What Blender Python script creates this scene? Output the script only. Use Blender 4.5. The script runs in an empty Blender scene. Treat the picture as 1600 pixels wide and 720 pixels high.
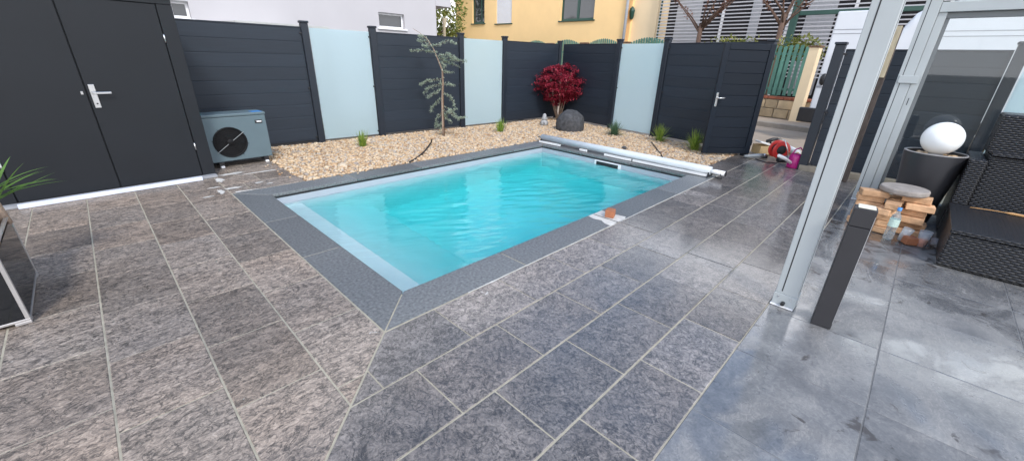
import bpy, math, random
import numpy as np
from mathutils import Matrix, Vector, noise
random.seed(7); np.random.seed(7)
sc = bpy.context.scene
R = math.radians
# ------------------------------------------------------------------ camera
F_PX = 627.472
CAM = Vector((-1.2607, -2.3185, 1.6))
PITCH, ROLL, YAW = 0.4043, 0.0308, 0.7692
fw = Vector((math.cos(YAW)*math.cos(PITCH), math.sin(YAW)*math.cos(PITCH), -math.sin(PITCH)))
rt0 = Vector((math.sin(YAW), -math.cos(YAW), 0)); up0 = rt0.cross(fw)
rt = rt0*math.cos(ROLL) + up0*math.sin(ROLL); up = up0*math.cos(ROLL) - rt0*math.sin(ROLL)
cd = bpy.data.cameras.new('camera'); cam = bpy.data.objects.new('camera', cd); sc.collection.objects.link(cam)
m = Matrix((rt, up, -fw)).transposed().to_4x4(); m.translation = CAM
cam.matrix_world = m
cd.sensor_width = 36; cd.lens = 36*F_PX/1600; cd.clip_start = .05; cd.clip_end = 2000
sc.camera = cam
# ------------------------------------------------------------------ world, sun, exposure
SUN_EL, SUN_AZ = R(46), R(-116)          # azimuth of the sun measured from +X towards +Y
wd = bpy.data.worlds.new('World'); sc.world = wd; wd.use_nodes = True
wn, wl = wd.node_tree.nodes, wd.node_tree.links
wn.clear()
wo = wn.new('ShaderNodeOutputWorld'); bg = wn.new('ShaderNodeBackground'); sky = wn.new('ShaderNodeTexSky')
sky.sky_type = 'NISHITA'; sky.sun_disc = False; sky.sun_elevation = SUN_EL
sky.sun_rotation = math.pi/2 - SUN_AZ; sky.dust_density = 0.4; sky.air_density = 1.3; sky.ozone_density = 2.5
tc = wn.new('ShaderNodeTexCoord'); nz = wn.new('ShaderNodeTexNoise'); nz.inputs['Scale'].default_value = 1.15
nz.inputs['Detail'].default_value = 6; nz.inputs['Roughness'].default_value = .55
sep = wn.new('ShaderNodeSeparateXYZ'); wl.new(tc.outputs['Generated'], sep.inputs[0])      # clouds lie on a flat layer overhead
ad = wn.new('ShaderNodeMath'); ad.operation = 'ADD'; ad.inputs[1].default_value = .12; ab = wn.new('ShaderNodeMath'); ab.operation = 'ABSOLUTE'
wl.new(sep.outputs[2], ab.inputs[0]); wl.new(ab.outputs[0], ad.inputs[0])
dv = wn.new('ShaderNodeVectorMath'); dv.operation = 'DIVIDE'; cbw = wn.new('ShaderNodeCombineXYZ')
[wl.new(ad.outputs[0], cbw.inputs[i]) for i in range(3)]
wl.new(tc.outputs['Generated'], dv.inputs[0]); wl.new(cbw.outputs[0], dv.inputs[1]); wl.new(dv.outputs[0], nz.inputs['Vector'])
cr = wn.new('ShaderNodeValToRGB'); cr.color_ramp.elements[0].position = .545; cr.color_ramp.elements[1].position = .60
pw = wn.new('ShaderNodeMath'); pw.operation = 'SUBTRACT'; pw.inputs[0].default_value = 1.0; wl.new(ab.outputs[0], pw.inputs[1])
p2w = wn.new('ShaderNodeMath'); p2w.operation = 'POWER'; wl.new(pw.outputs[0], p2w.inputs[0]); p2w.inputs[1].default_value = 3.0
am = wn.new('ShaderNodeMath'); am.operation = 'MULTIPLY_ADD'; wl.new(p2w.outputs[0], am.inputs[0]); am.inputs[1].default_value = .45; wl.new(nz.outputs['Fac'], am.inputs[2])
wl.new(am.outputs[0], cr.inputs['Fac'])      # cloud cover closes up towards the horizon
mix = wn.new('ShaderNodeMix'); mix.data_type = 'RGBA'
wl.new(cr.outputs['Color'], mix.inputs['Factor']); wl.new(sky.outputs['Color'], mix.inputs['A'])
mix.inputs['B'].default_value = (9.4, 9.5, 9.9, 1)
wl.new(mix.outputs['Result'], bg.inputs['Color']); bg.inputs['Strength'].default_value = .15
wl.new(bg.outputs[0], wo.inputs['Surface'])
sl = bpy.data.lights.new('sun', 'SUN'); sl.energy = 1.5; sl.angle = R(12); sl.color = (1, .96, .9)
so = bpy.data.objects.new('sun', sl); sc.collection.objects.link(so)
sd = Vector((math.cos(SUN_EL)*math.cos(SUN_AZ), math.cos(SUN_EL)*math.sin(SUN_AZ), math.sin(SUN_EL)))
so.rotation_euler = sd.to_track_quat('Z', 'Y').to_euler(); so.location = (0, 0, 12)
sc.view_settings.view_transform = 'Standard'; sc.view_settings.look = 'None'
sc.view_settings.exposure = 0.85; sc.view_settings.gamma = 1
sc.render.engine = 'CYCLES'; sc.cycles.use_denoising = True; sc.cycles.max_bounces = 10
sc.cycles.transmission_bounces = 8; sc.cycles.transparent_max_bounces = 12; sc.cycles.diffuse_bounces = 4
sc.cycles.sample_clamp_indirect = 8

# ------------------------------------------------------------------ pixel helpers (a pixel gives a direction only)
def ray(x, y): return fw + rt*((x-800)/F_PX) - up*((y-360)/F_PX)
def gnd(x, y, z=0.0):
    d = ray(x, y); return CAM + d*((z-CAM.z)/d.z)
def onx(x, y, X):
    d = ray(x, y); return CAM + d*((X-CAM.x)/d.x)

# ------------------------------------------------------------------ object helpers
COL = sc.collection
W = {}
def tag(o, label=None, cat=None, group=None, kind=None):
    if label: o['label'] = label
    if cat: o['category'] = cat
    if group: o['group'] = group
    if kind: o['kind'] = kind
    return o
def thing(name, loc, label, cat, group=None, kind=None):
    o = bpy.data.objects.new(name, None); COL.objects.link(o); o.location = loc; o.empty_display_size = .1
    W[o] = Matrix.Translation(Vector(loc)); return tag(o, label, cat, group, kind)
def setparent(o, p):
    o.parent = p
    if p is not None: o.matrix_parent_inverse = W[p].inverted()
class MB:
    def __init__(s, T=None): s.v = []; s.f = []; s.T = T
    def add(s, vs, fs):
        n = len(s.v); s.v += [tuple(v) for v in vs]; s.f += [tuple(i+n for i in f) for f in fs]; return s
    def box(s, x0, x1, y0, y1, z0, z1):
        return s.add([(x0,y0,z0),(x1,y0,z0),(x1,y1,z0),(x0,y1,z0),(x0,y0,z1),(x1,y0,z1),(x1,y1,z1),(x0,y1,z1)],
            [(3,2,1,0),(4,5,6,7),(0,1,5,4),(1,2,6,5),(2,3,7,6),(3,0,4,7)])
    def obox(s, c, size, rot=None):
        rot = rot or Matrix.Identity(3); a, b, d = [q/2 for q in size]; c = Vector(c)
        vs = [c + rot @ Vector(p) for p in [(-a,-b,-d),(a,-b,-d),(a,b,-d),(-a,b,-d),(-a,-b,d),(a,-b,d),(a,b,d),(-a,b,d)]]
        return s.add(vs, [(3,2,1,0),(4,5,6,7),(0,1,5,4),(1,2,6,5),(2,3,7,6),(3,0,4,7)])
    def prism(s, poly, z0, z1):
        n = len(poly)
        return s.add([(x,y,z0) for x,y in poly]+[(x,y,z1) for x,y in poly],
            [tuple(range(n-1,-1,-1)), tuple(range(n,2*n))]+[(i,(i+1)%n,n+(i+1)%n,n+i) for i in range(n)])
    def flat(s, poly, z): return s.add([(x,y,z) for x,y in poly], [tuple(range(len(poly)))])
    def tube(s, pts, rad, n=8, caps=True):
        pts = [Vector(p) for p in pts]
        if not hasattr(rad, '__len__'): rad = [rad]*len(pts)
        rings = []; prev = None
        for i, p in enumerate(pts):
            t = (pts[min(i+1,len(pts)-1)]-pts[max(i-1,0)]).normalized()
            a = prev - t*prev.dot(t) if prev is not None else t.orthogonal()
            a.normalize(); prev = a; b = t.cross(a)
            rings.append([p+(a*math.cos(2*math.pi*k/n)+b*math.sin(2*math.pi*k/n))*rad[i] for k in range(n)])
        vs = [v for r_ in rings for v in r_]; fs = []
        for i in range(len(pts)-1):
            for k in range(n): fs.append((i*n+k, i*n+(k+1)%n, (i+1)*n+(k+1)%n, (i+1)*n+k))
        if caps: fs += [tuple(range(n-1,-1,-1)), tuple(range((len(pts)-1)*n, len(pts)*n))]
        return s.add(vs, fs)
    def lathe(s, prof, c, n=28, axis=None):
        c = Vector(c); q = axis or Matrix.Identity(3); vs = []; fs = []
        for r_, z in prof:
            for k in range(n): vs.append(c + q @ Vector((r_*math.cos(2*math.pi*k/n), r_*math.sin(2*math.pi*k/n), z)))
        for i in range(len(prof)-1):
            for k in range(n): fs.append((i*n+k, i*n+(k+1)%n, (i+1)*n+(k+1)%n, (i+1)*n+k))
        return s.add(vs, fs)
    def build(s, name, mat, parent=None, smooth=False, bevel=0, seg=2):
        vs = s.v if s.T is None else [tuple(s.T @ Vector(v)) for v in s.v]
        me = bpy.data.meshes.new(name); me.from_pydata(vs, [], s.f); me.update()
        me.materials.append(mat)
        if smooth: me.polygons.foreach_set('use_smooth', [True]*len(me.polygons))
        o = bpy.data.objects.new(name, me); COL.objects.link(o); W[o] = Matrix.Identity(4)
        if parent is not None: setparent(o, parent)
        if bevel:
            b = o.modifiers.new('bevel', 'BEVEL'); b.width = bevel; b.segments = seg; b.limit_method = 'ANGLE'; b.angle_limit = R(40)
        return o
def bx(name, mat, parent, x0, x1, y0, y1, z0, z1, bevel=.003, T=None, seg=1):
    return MB(T).box(x0,x1,y0,y1,z0,z1).build(name, mat, parent, bevel=bevel, seg=seg)
def np_obj(name, V, Fq, mat, parent=None, smooth=False):
    me = bpy.data.meshes.new(name); k = Fq.shape[1]
    me.vertices.add(len(V)); me.vertices.foreach_set('co', np.asarray(V, dtype=np.float32).ravel())
    me.loops.add(Fq.size); me.loops.foreach_set('vertex_index', Fq.astype(np.int32).ravel())
    me.polygons.add(len(Fq)); me.polygons.foreach_set('loop_start', np.arange(0, Fq.size, k, dtype=np.int32))
    me.polygons.foreach_set('loop_total', np.full(len(Fq), k, dtype=np.int32))
    if smooth: me.polygons.foreach_set('use_smooth', np.ones(len(Fq), dtype=bool))
    me.update(calc_edges=True); me.validate(); me.materials.append(mat)
    o = bpy.data.objects.new(name, me); COL.objects.link(o); W[o] = Matrix.Identity(4)
    if parent is not None: setparent(o, parent)
    return o
def frame2(o, d):          # local x along d, local y to its left, z up; at o
    d = Vector((d[0], d[1], 0)).normalized(); n = Vector((-d.y, d.x, 0))
    T = Matrix((d, n, Vector((0,0,1)))).transposed().to_4x4(); T.translation = Vector((o[0], o[1], o[2] if len(o) > 2 else 0)); return T

# ------------------------------------------------------------------ materials
class NT:
    def __init__(s, name):
        s.m = bpy.data.materials.new(name); s.m.use_nodes = True; s.t = s.m.node_tree; s.n = s.t.nodes; s.l = s.t.links
        s.b = s.n['Principled BSDF']; s.out = s.n['Material Output']
    def new(s, ty, **kw):
        o = s.n.new('ShaderNode'+ty)
        for k, v in kw.items():
            if hasattr(o, k): setattr(o, k, v)
            else: o.inputs[k].default_value = v
        return o
    def link(s, a, b): s.l.new(a, b)
    def pos(s, scale=(1,1,1), rand=False, obj=False):
        g = s.new('TexCoord').outputs['Object'] if obj else s.new('NewGeometry').outputs['Position']
        mp = s.new('Mapping'); mp.inputs['Scale'].default_value = scale; s.link(g, mp.inputs['Vector'])
        if rand:
            oi = s.new('ObjectInfo'); mu = s.new('Math', operation='MULTIPLY'); mu.inputs[1].default_value = 37.0
            s.link(oi.outputs['Random'], mu.inputs[0]); cb = s.new('CombineXYZ')
            s.link(mu.outputs[0], cb.inputs[0]); s.link(mu.outputs[0], cb.inputs[2]); s.link(cb.outputs[0], mp.inputs['Location'])
        return mp.outputs[0]
    def noise(s, vec, scale, detail=5, rough=.55, dist=0):
        n = s.new('TexNoise'); n.inputs['Scale'].default_value = scale; n.inputs['Detail'].default_value = detail
        n.inputs['Roughness'].default_value = rough; n.inputs['Distortion'].default_value = dist
        s.link(vec, n.inputs['Vector']); return n.outputs['Fac']
    def ramp(s, fac, stops):
        r_ = s.new('ValToRGB'); e = r_.color_ramp.elements
        while len(e) < len(stops): e.new(.5)
        for q, (p, c) in zip(e, stops):
            q.position = p; q.color = (c, c, c, 1) if not hasattr(c, '__len__') else (*c, 1)
        s.link(fac, r_.inputs['Fac']); return r_.outputs['Color']
    def mixc(s, f, a, b, mode='MIX'):
        x = s.new('Mix', data_type='RGBA', blend_type=mode)
        for key, v in (('Factor', f), ('A', a), ('B', b)):
            if hasattr(v, 'links'): s.link(v, x.inputs[key])
            elif hasattr(v, '__len__'): x.inputs[key].default_value = (*v, 1)
            else: x.inputs[key].default_value = v
        return x.outputs['Result']
    def math(s, op, a, b=0.0, clamp=False):
        x = s.new('Math', operation=op, use_clamp=clamp)
        for i, v in enumerate((a, b)):
            if hasattr(v, 'links'): s.link(v, x.inputs[i])
            else: x.inputs[i].default_value = v
        return x.outputs[0]
    def bump(s, h, strength=.3, dist=.01, nrm=None):
        b = s.new('Bump'); b.inputs['Strength'].default_value = strength; b.inputs['Distance'].default_value = dist
        s.link(h, b.inputs['Height'])
        if nrm is not None: s.link(nrm, b.inputs['Normal'])
        return b.outputs[0]
    def set(s, key, v):
        if hasattr(v, 'links'): s.link(v, s.b.inputs[key])
        else: s.b.inputs[key].default_value = (*v, 1) if hasattr(v, '__len__') and len(v) == 3 else v
def mat(name, c, rough=.5, metal=0, var=.12, scale=6, bump=0, bscale=60, rand=0, spec=.5, stretch=(1,1,1), island=0, rvar=0.0, obj=False):
    k = NT(name); p = k.pos(stretch, obj=obj); n = k.noise(p, scale)
    f = k.math('ADD', k.math('MULTIPLY', k.math('SUBTRACT', n, .5), 4*var), 1)
    if rand:
        oi = k.new('ObjectInfo'); f = k.math('MULTIPLY', f, k.math('ADD', k.math('MULTIPLY', k.math('SUBTRACT', oi.outputs['Random'], .5), 2*rand), 1))
    if island:
        g = k.new('NewGeometry'); f = k.math('MULTIPLY', f, k.math('ADD', k.math('MULTIPLY', k.math('SUBTRACT', g.outputs['Random Per Island'], .5), 2*island), 1))
    cb = k.new('CombineXYZ'); [k.link(f, cb.inputs[i]) for i in range(3)]
    k.set('Base Color', k.mixc(1.0, c, cb.outputs[0], 'MULTIPLY'))
    if rvar:
        k.set('Roughness', k.math('ADD', k.math('MULTIPLY', k.math('SUBTRACT', k.noise(p, scale*1.7), .5), 2*rvar), rough, True))
    else: k.set('Roughness', rough)
    k.set('Metallic', metal); k.b.inputs['Specular IOR Level'].default_value = spec
    if bump: k.set('Normal', k.bump(k.noise(p, bscale, 6), bump, .01))
    return k.m
# paving of split slate look
def slate(name, stretch, browner, gain, strata, cool):
    k = NT(name); p = k.pos(stretch, rand=True)
    ps = k.pos((stretch[0]*strata[0], stretch[1]*strata[1], 1), rand=True); oi0 = k.new('ObjectInfo')
    a = k.mixc(k.math('MULTIPLY_ADD' if False else 'MAXIMUM', oi0.outputs['Random'], strata[2]), k.noise(p, 6.0, 10, .70, .7), k.noise(ps, 9.0, 10, .70, .9)); b = k.noise(p, 26, 8, .70, 1.3); e5 = k.noise(p, 75, 6, .7, .5); c = k.noise(p, 1.6, 4, .5); d3 = k.noise(p, 6.5, 6, .6, 1.6)
    oi = k.new('ObjectInfo')
    crack = k.ramp(k.math('ABSOLUTE', k.math('SUBTRACT', d3, .5)), [(.0, 1.0), (.022, 0.0)])
    h = k.math('ADD', k.math('ADD', k.math('MULTIPLY', a, .30), k.math('MULTIPLY', b, .48)), k.math('MULTIPLY', e5, .22))
    h = k.math('SUBTRACT', h, k.math('MULTIPLY', crack, .10))
    col = k.ramp(h, [(q_, tuple(gain*v_ for v_ in c_)) for q_, c_ in [(.405, (.050,.047,.046)), (.47, (.135,.126,.120)), (.52, (.22,.204,.192)), (.59, (.34,.318,.30))]])
    wn_ = k.new('TexWhiteNoise', noise_dimensions='1D'); k.link(oi.outputs['Random'], wn_.inputs['W'])
    warm = k.mixc(k.math('MULTIPLY', k.math('ADD', k.math('MULTIPLY', k.ramp(c, [(.35, 0.0), (.65, 1.0)]), .5), k.math('MULTIPLY', wn_.outputs['Value'], .6)), browner), cool, (1.16,.95,.77))
    col = k.mixc(1.0, col, warm, 'MULTIPLY')
    tone = k.math('ADD', k.math('MULTIPLY', oi.outputs['Random'], .50), .72)
    cb = k.new('CombineXYZ'); [k.link(tone, cb.inputs[i]) for i in range(3)]
    col = k.mixc(1.0, col, cb.outputs[0], 'MULTIPLY')
    # white cement residue: flecks, thicker along the coping's outer edge
    g = k.new('NewGeometry').outputs['Position']; sx = k.new('SeparateXYZ'); k.link(g, sx.inputs[0])
    dx = k.math('MAXIMUM', k.math('SUBTRACT', -.33, sx.outputs[0]), k.math('SUBTRACT', sx.outputs[0], 5.38))
    dy = k.math('MAXIMUM', k.math('SUBTRACT', -.33, sx.outputs[1]), k.math('SUBTRACT', sx.outputs[1], 3.33))
    dd = k.math('MAXIMUM', dx, dy)
    near = k.math('SUBTRACT', 1.0, k.math('MULTIPLY', dd, 4.5), True)
    mp = k.pos((1,1,1)); r1 = k.noise(mp, 9, 5, .6, .6); r2 = k.noise(mp, 3.1, 3)
    thr = k.math('ADD', k.math('ADD', r1, k.math('MULTIPLY', near, .07)), k.math('MULTIPLY', k.math('SUBTRACT', r2, .5), .18))
    mask = k.ramp(thr, [(.715, 0.0), (.75, 1.0)])
    col = k.mixc(k.math('MULTIPLY', mask, .8), col, (.62,.60,.56))
    wet = k.ramp(k.noise(mp, .55, 4), [(.42, 0.0), (.62, 1.0)])
    east = k.math('MULTIPLY', k.math('SUBTRACT', k.math('ADD', k.math('MULTIPLY', sx.outputs[1], -1.0), k.math('MULTIPLY', sx.outputs[0], .18)), .45), 1.1, True)
    gloss = k.math('MULTIPLY', k.math('ADD', k.math('MULTIPLY', wet, .55), .45), k.math('ADD', k.math('MULTIPLY', east, .75), .25))
    damp = k.math('SUBTRACT', 1.0, k.math('MULTIPLY', gloss, .52)); cw_ = k.new('CombineXYZ'); [k.link(damp, cw_.inputs[i]) for i in range(3)]
    k.set('Base Color', k.mixc(1.0, col, cw_.outputs[0], 'MULTIPLY'))      # wet stone is darker
    rg = k.math('SUBTRACT', .64, k.math('MULTIPLY', gloss, .44))
    rg = k.math('ADD', rg, k.math('MULTIPLY', k.math('SUBTRACT', b, .5), .35), True)
    k.set('Roughness', k.math('MAXIMUM', rg, .38))
    k.set('Coat Weight', k.math('MULTIPLY', gloss, 1.0, True)); k.b.inputs['Coat IOR'].default_value = 2.0       # film of rain water
    k.set('Coat Roughness', k.math('ADD', .07, k.math('MULTIPLY', h, .14))); k.set('Coat Normal', k.bump(h, .07, .012))
    k.set('Normal', k.bump(h, .85, .018)); return k.m
M_slate_l = slate('slate_brown', (1.0, 1.35, 1), .85, 1.36, (.5, 2.3, .55), (1.10,1.0,.90))
M_slate_r = slate('slate_grey', (1.25, 1.1, 1), .40, 1.32, (.7, 1.5, .1), (1.03,1,.99))
def terrace_mat():
    k = NT('terrace_porcelain'); mp = k.pos((1,1,1)); p = k.pos((1,1,1), rand=True)
    a = k.noise(p, 2.6, 7, .6, .4); b = k.noise(p, 38, 6, .65, 1.2)
    oi = k.new('ObjectInfo')
    h = k.math('ADD', k.math('MULTIPLY', a, .6), k.math('MULTIPLY', b, .4))
    col = k.ramp(h, [(.36, (.085,.087,.092)), (.5, (.145,.146,.150)), (.64, (.25,.246,.238))])
    tone = k.math('ADD', k.math('MULTIPLY', oi.outputs['Random'], .18), .90)
    cb = k.new('CombineXYZ'); [k.link(tone, cb.inputs[i]) for i in range(3)]
    col = k.mixc(1.0, col, cb.outputs[0], 'MULTIPLY')
    g = k.new('NewGeometry').outputs['Position']; sx = k.new('SeparateXYZ'); k.link(g, sx.inputs[0])
    # mud round the brick stack, and damp drips
    vd = k.new('VectorMath', operation='DISTANCE'); k.link(g, vd.inputs[0]); vd.inputs[1].default_value = (4.25, -2.42, 0)
    near = k.math('SUBTRACT', 1.0, k.math('MULTIPLY', vd.outputs['Value'], 1.15), True)
    mud = k.ramp(k.math('ADD', k.noise(mp, 7, 5, .6, .8), k.math('MULTIPLY', near, .24)), [(.62, 0.0), (.68, 1.0)])
    damp = k.ramp(k.noise(mp, 3.3, 3, .5, .6), [(.70, 0.0), (.73, 1.0)])
    dust = k.ramp(k.noise(k.pos((1,1.6,1)), 1.5, 6, .62, 1.8), [(.46, 0.0), (.62, 1.0)])
    swirl = k.ramp(k.noise(k.pos((1,2.2,1)), 16, 5, .65, 2.5), [(.48, 0.0), (.60, 1.0)])
    col = k.mixc(k.math('MULTIPLY', dust, k.math('ADD', .25, k.math('MULTIPLY', swirl, .4))), col, (.31,.295,.275))      # dried mortar dust
    col = k.mixc(k.math('MULTIPLY', mud, .85), col, (.045,.038,.036))
    col = k.mixc(k.math('MULTIPLY', damp, .62), col, (.055,.055,.06))
    k.set('Base Color', col)
    strip = k.math('SUBTRACT', 1.0, k.math('MULTIPLY', k.math('SUBTRACT', -1.93, sx.outputs[1]), 2.6), True)     # rain blown in from the open side
    wet = k.ramp(k.math('ADD', k.noise(mp, .8, 4, .5, .5), k.math('MULTIPLY', strip, .22)), [(.47, 0.0), (.54, 1.0)])
    wet = k.math('MULTIPLY', wet, k.math('SUBTRACT', 1.0, k.math('MULTIPLY', dust, .6)))
    rg = k.math('SUBTRACT', .44, k.math('MULTIPLY', wet, .27)); rg = k.math('SUBTRACT', rg, k.math('MULTIPLY', damp, .12))
    rg = k.math('ADD', rg, k.math('MULTIPLY', k.math('SUBTRACT', b, .5), .22), True)
    k.set('Roughness', rg); k.set('Normal', k.bump(h, .14, .005))
    k.set('Coat Weight', k.math('ADD', k.math('MULTIPLY', wet, .8), .12, True)); k.b.inputs['Coat IOR'].default_value = 1.75
    k.set('Coat Roughness', k.math('SUBTRACT', .26, k.math('MULTIPLY', wet, .15))); k.set('Coat Normal', k.bump(h, .04, .004)); return k.m
M_terr = terrace_mat()
M_grout = mat('grout', (.37,.335,.26), .85, var=.22, scale=14, bump=.2)
M_cement = mat('white_cement', (.56,.54,.50), .85, var=.15, scale=18, bump=.3)
M_coping = mat('coping_granite', (.142,.148,.150), .40, var=.55, scale=46, bump=.15, bscale=220, rand=.2, rvar=.12)
M_shadeband = mat('liner_shade_band', (.40,.43,.48), .45, var=.03, scale=4)  # greyer copy of the liner, coping shade put into its colour
M_shell = mat('pool_liner', (.80,.84,.87), .45, var=.04, scale=3)
M_mattblack = mat('matt_black', (.02,.02,.022), .6)  # shared black: real dark parts and the shadow strip under the coping
M_gateb = mat('gate_board', (.004,.0085,.016), .5, var=.16, scale=5, rand=.10, stretch=(.6,.6,12), spec=.3)
M_board = mat('composite_board', (.016,.0235,.035), .48, spec=.42, var=.16, scale=5, rand=.10, stretch=(.6,.6,12), bump=.05, bscale=30, rvar=.08)
M_post = mat('anthracite_aluminium', (.010,.0155,.025), .45, var=.08, scale=4)
M_black = mat('black_plastic', (.015,.015,.017), .45, var=.1)
M_steel = mat('brushed_steel', (.62,.62,.62), .28, 1, var=.06, scale=20)
M_white = mat('white_paint', (.78,.78,.79), .4, var=.03)
M_shed = mat('shed_panel', (.0075,.0095,.013), .50, spec=.38, var=.14, scale=1.6, bump=.05, bscale=150)
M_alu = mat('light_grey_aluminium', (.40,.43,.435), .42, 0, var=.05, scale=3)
M_alud = mat('dark_grey_aluminium', (.15,.165,.17), .45, 0, var=.05, scale=3)  # darker grey for the seal, beam lip and bottom rail
M_bollard = mat('bollard_paint', (.028,.027,.030), .5, var=.1, scale=8, bump=.05, bscale=200)
M_pump = mat('pump_sheet_metal', (.105,.150,.170), .42, var=.06, scale=4)
M_pumpd = mat('fan_plastic', (.006,.006,.007), .55, spec=.25)
M_soil = mat('soil', (.05,.035,.025), .9, var=.3, scale=30, bump=.6, bscale=80)
M_sand = mat('gravel_bed', (.23,.17,.115), .9, var=.35, scale=40, bump=.6, bscale=90)
M_ground = mat('garden_ground', (.17,.155,.12), .9, var=.25, scale=2, bump=.3)
M_road = mat('street_concrete', (.34,.27,.205), .85, var=.16, scale=1.5, bump=.2, bscale=50)
M_kerb = mat('kerb_stone', (.29,.25,.205), .85, var=.2, scale=6, bump=.3)
M_whouse = mat('white_render', (.47,.455,.47), .85, var=.035, scale=1.2, bump=.08, bscale=80)
M_yhouse = mat('yellow_render', (.90,.62,.30), .85, var=.05, scale=1.0, bump=.1, bscale=70)
M_yhouse2 = mat('pale_yellow_render', (.82,.65,.42), .85, var=.05, scale=1.0, bump=.1, bscale=70)  # paler copy carries the annexe's lighter shading; the gate pillar shares it
M_green = mat('green_paint', (.085,.215,.165), .55, var=.18, scale=5, rand=.18)
M_greend = mat('dark_green_paint', (.018,.066,.05), .4, var=.1)
M_pane = mat('window_glass', (.035,.04,.045), .06, var=.1, spec=.8)
M_curtain = mat('curtain', (.36,.37,.39), .8, var=.15, scale=9, stretch=(1,14,.2))
M_shutter = mat('shutter_slat', (.74,.74,.76), .5, var=.03)
M_brownwd = mat('brown_wood', (.16,.09,.05), .7, var=.25, scale=12, bump=.3)
M_dark = mat('dark_interior', (.012,.011,.013), .9, var=.2)
M_slatw = mat('white_slat', (.46,.45,.47), .5, var=.05)
M_roof = mat('roof_tile', (.19,.08,.055), .8, var=.2, scale=8)
M_grey = mat('grey_metal', (.30,.31,.33), .45, var=.08)
M_van = mat('van_paint', (.63,.65,.68), .22, var=.02)
M_rubber = mat('rubber', (.018,.018,.018), .7)
M_stone = mat('sandstone', (.44,.33,.20), .9, var=.3, scale=4, bump=.7, bscale=20, rand=.18)
M_mortar = mat('wall_mortar', (.30,.26,.20), .9, var=.2, scale=10, bump=.4)
M_redbrk = mat('red_brick', (.30,.095,.05), .85, var=.2, scale=12, bump=.3, rand=.15)
M_pile = mat('reclaimed_brick', (.60,.36,.20), .9, var=.30, scale=14, bump=.6, bscale=45, rand=.25)
M_pile2 = mat('orange_brick', (.33,.125,.06), .85, var=.2, scale=14, bump=.4, rand=.1)
M_disc = mat('concrete_slab', (.27,.24,.215), .9, var=.25, scale=12, bump=.5, bscale=60)
M_lava = mat('lava_boulder', (.055,.055,.058), .85, var=.6, scale=14, bump=1.0, bscale=26)
M_bark = mat('bark', (.34,.25,.19), .9, var=.3, scale=20, bump=.5)
M_barkd = mat('dark_bark', (.115,.07,.05), .9, var=.35, scale=14, bump=.6)
M_pot = mat('charcoal_planter', (.030,.030,.034), .42, var=.1, scale=5)
M_pblk = mat('planter_glass_black', (.010,.011,.013), .07, var=.1)
M_lamp = mat('opal_globe', (.86,.87,.86), .22, var=.0)
M_timberL = mat('timber_pale', (.50,.42,.29), .85, var=.25, scale=7, bump=.4, stretch=(6,6,1))
M_timberD = mat('timber_dark', (.085,.065,.055), .85, var=.4, scale=7, bump=.4, stretch=(6,6,1))
M_red = mat('red_plastic', (.55,.035,.03), .35, var=.08)
M_pink = mat('magenta_plastic', (.42,.012,.17), .3, var=.06)
M_card = mat('cardboard', (.52,.38,.20), .85, var=.12)
M_paper = mat('white_paper', (.75,.75,.74), .7, var=.06)
M_tool = mat('tool_grey', (.22,.24,.25), .4, var=.15)
M_strap = mat('tan_cord', (.45,.25,.10), .7, var=.2)
M_hose = mat('hose_black', (.014,.014,.014), .5)
M_blue = mat('blue_film', (.05,.25,.60), .4)
def leafmat(name, c1, c2, rough=.5, trans=.35):
    k = NT(name); g = k.new('NewGeometry'); col = k.mixc(g.outputs['Random Per Island'], c1, c2)
    k.set('Base Color', col); k.set('Roughness', rough)
    t = k.new('BsdfTranslucent'); k.link(col, t.inputs['Color']); mx = k.new('MixShader'); mx.inputs[0].default_value = trans
    k.link(k.b.outputs[0], mx.inputs[1]); k.link(t.outputs[0], mx.inputs[2]); k.link(mx.outputs[0], k.out.inputs['Surface']); return k.m
M_maple = leafmat('maple_leaf', (.17,.012,.024), (.52,.048,.085))
M_cedar = leafmat('cedar_needle', (.22,.29,.19), (.56,.63,.50), .6, .15)
M_grass = leafmat('grass_blade', (.12,.23,.03), (.42,.52,.10))
M_grassb = leafmat('blue_grass_blade', (.07,.14,.07), (.17,.27,.15))
M_palm = leafmat('palm_leaf', (.06,.16,.02), (.20,.34,.08), .4)
M_tree = leafmat('tree_leaf', (.07,.13,.02), (.24,.30,.06))
M_climb = leafmat('climber_leaf', (.10,.14,.025), (.34,.33,.09))
M_bud = leafmat('bud_leaf', (.16,.045,.03), (.24,.12,.06))
k = NT('pebble'); g = k.new('NewGeometry')
M_peb = k.m
col = k.ramp(g.outputs['Random Per Island'], [(0, (.32,.19,.10)), (.2, (.55,.37,.21)), (.45, (.66,.47,.29)), (.7, (.73,.58,.40)), (.88, (.46,.41,.36)), (1, (.30,.25,.21))])
nn = k.noise(k.pos((1,1,1)), 60, 4); k.set('Base Color', k.mixc(.40, col, k.ramp(nn, [(.3, (.35,.33,.3)), (.7, (1,1,1))]), 'MULTIPLY')); k.set('Roughness', .75)
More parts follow.
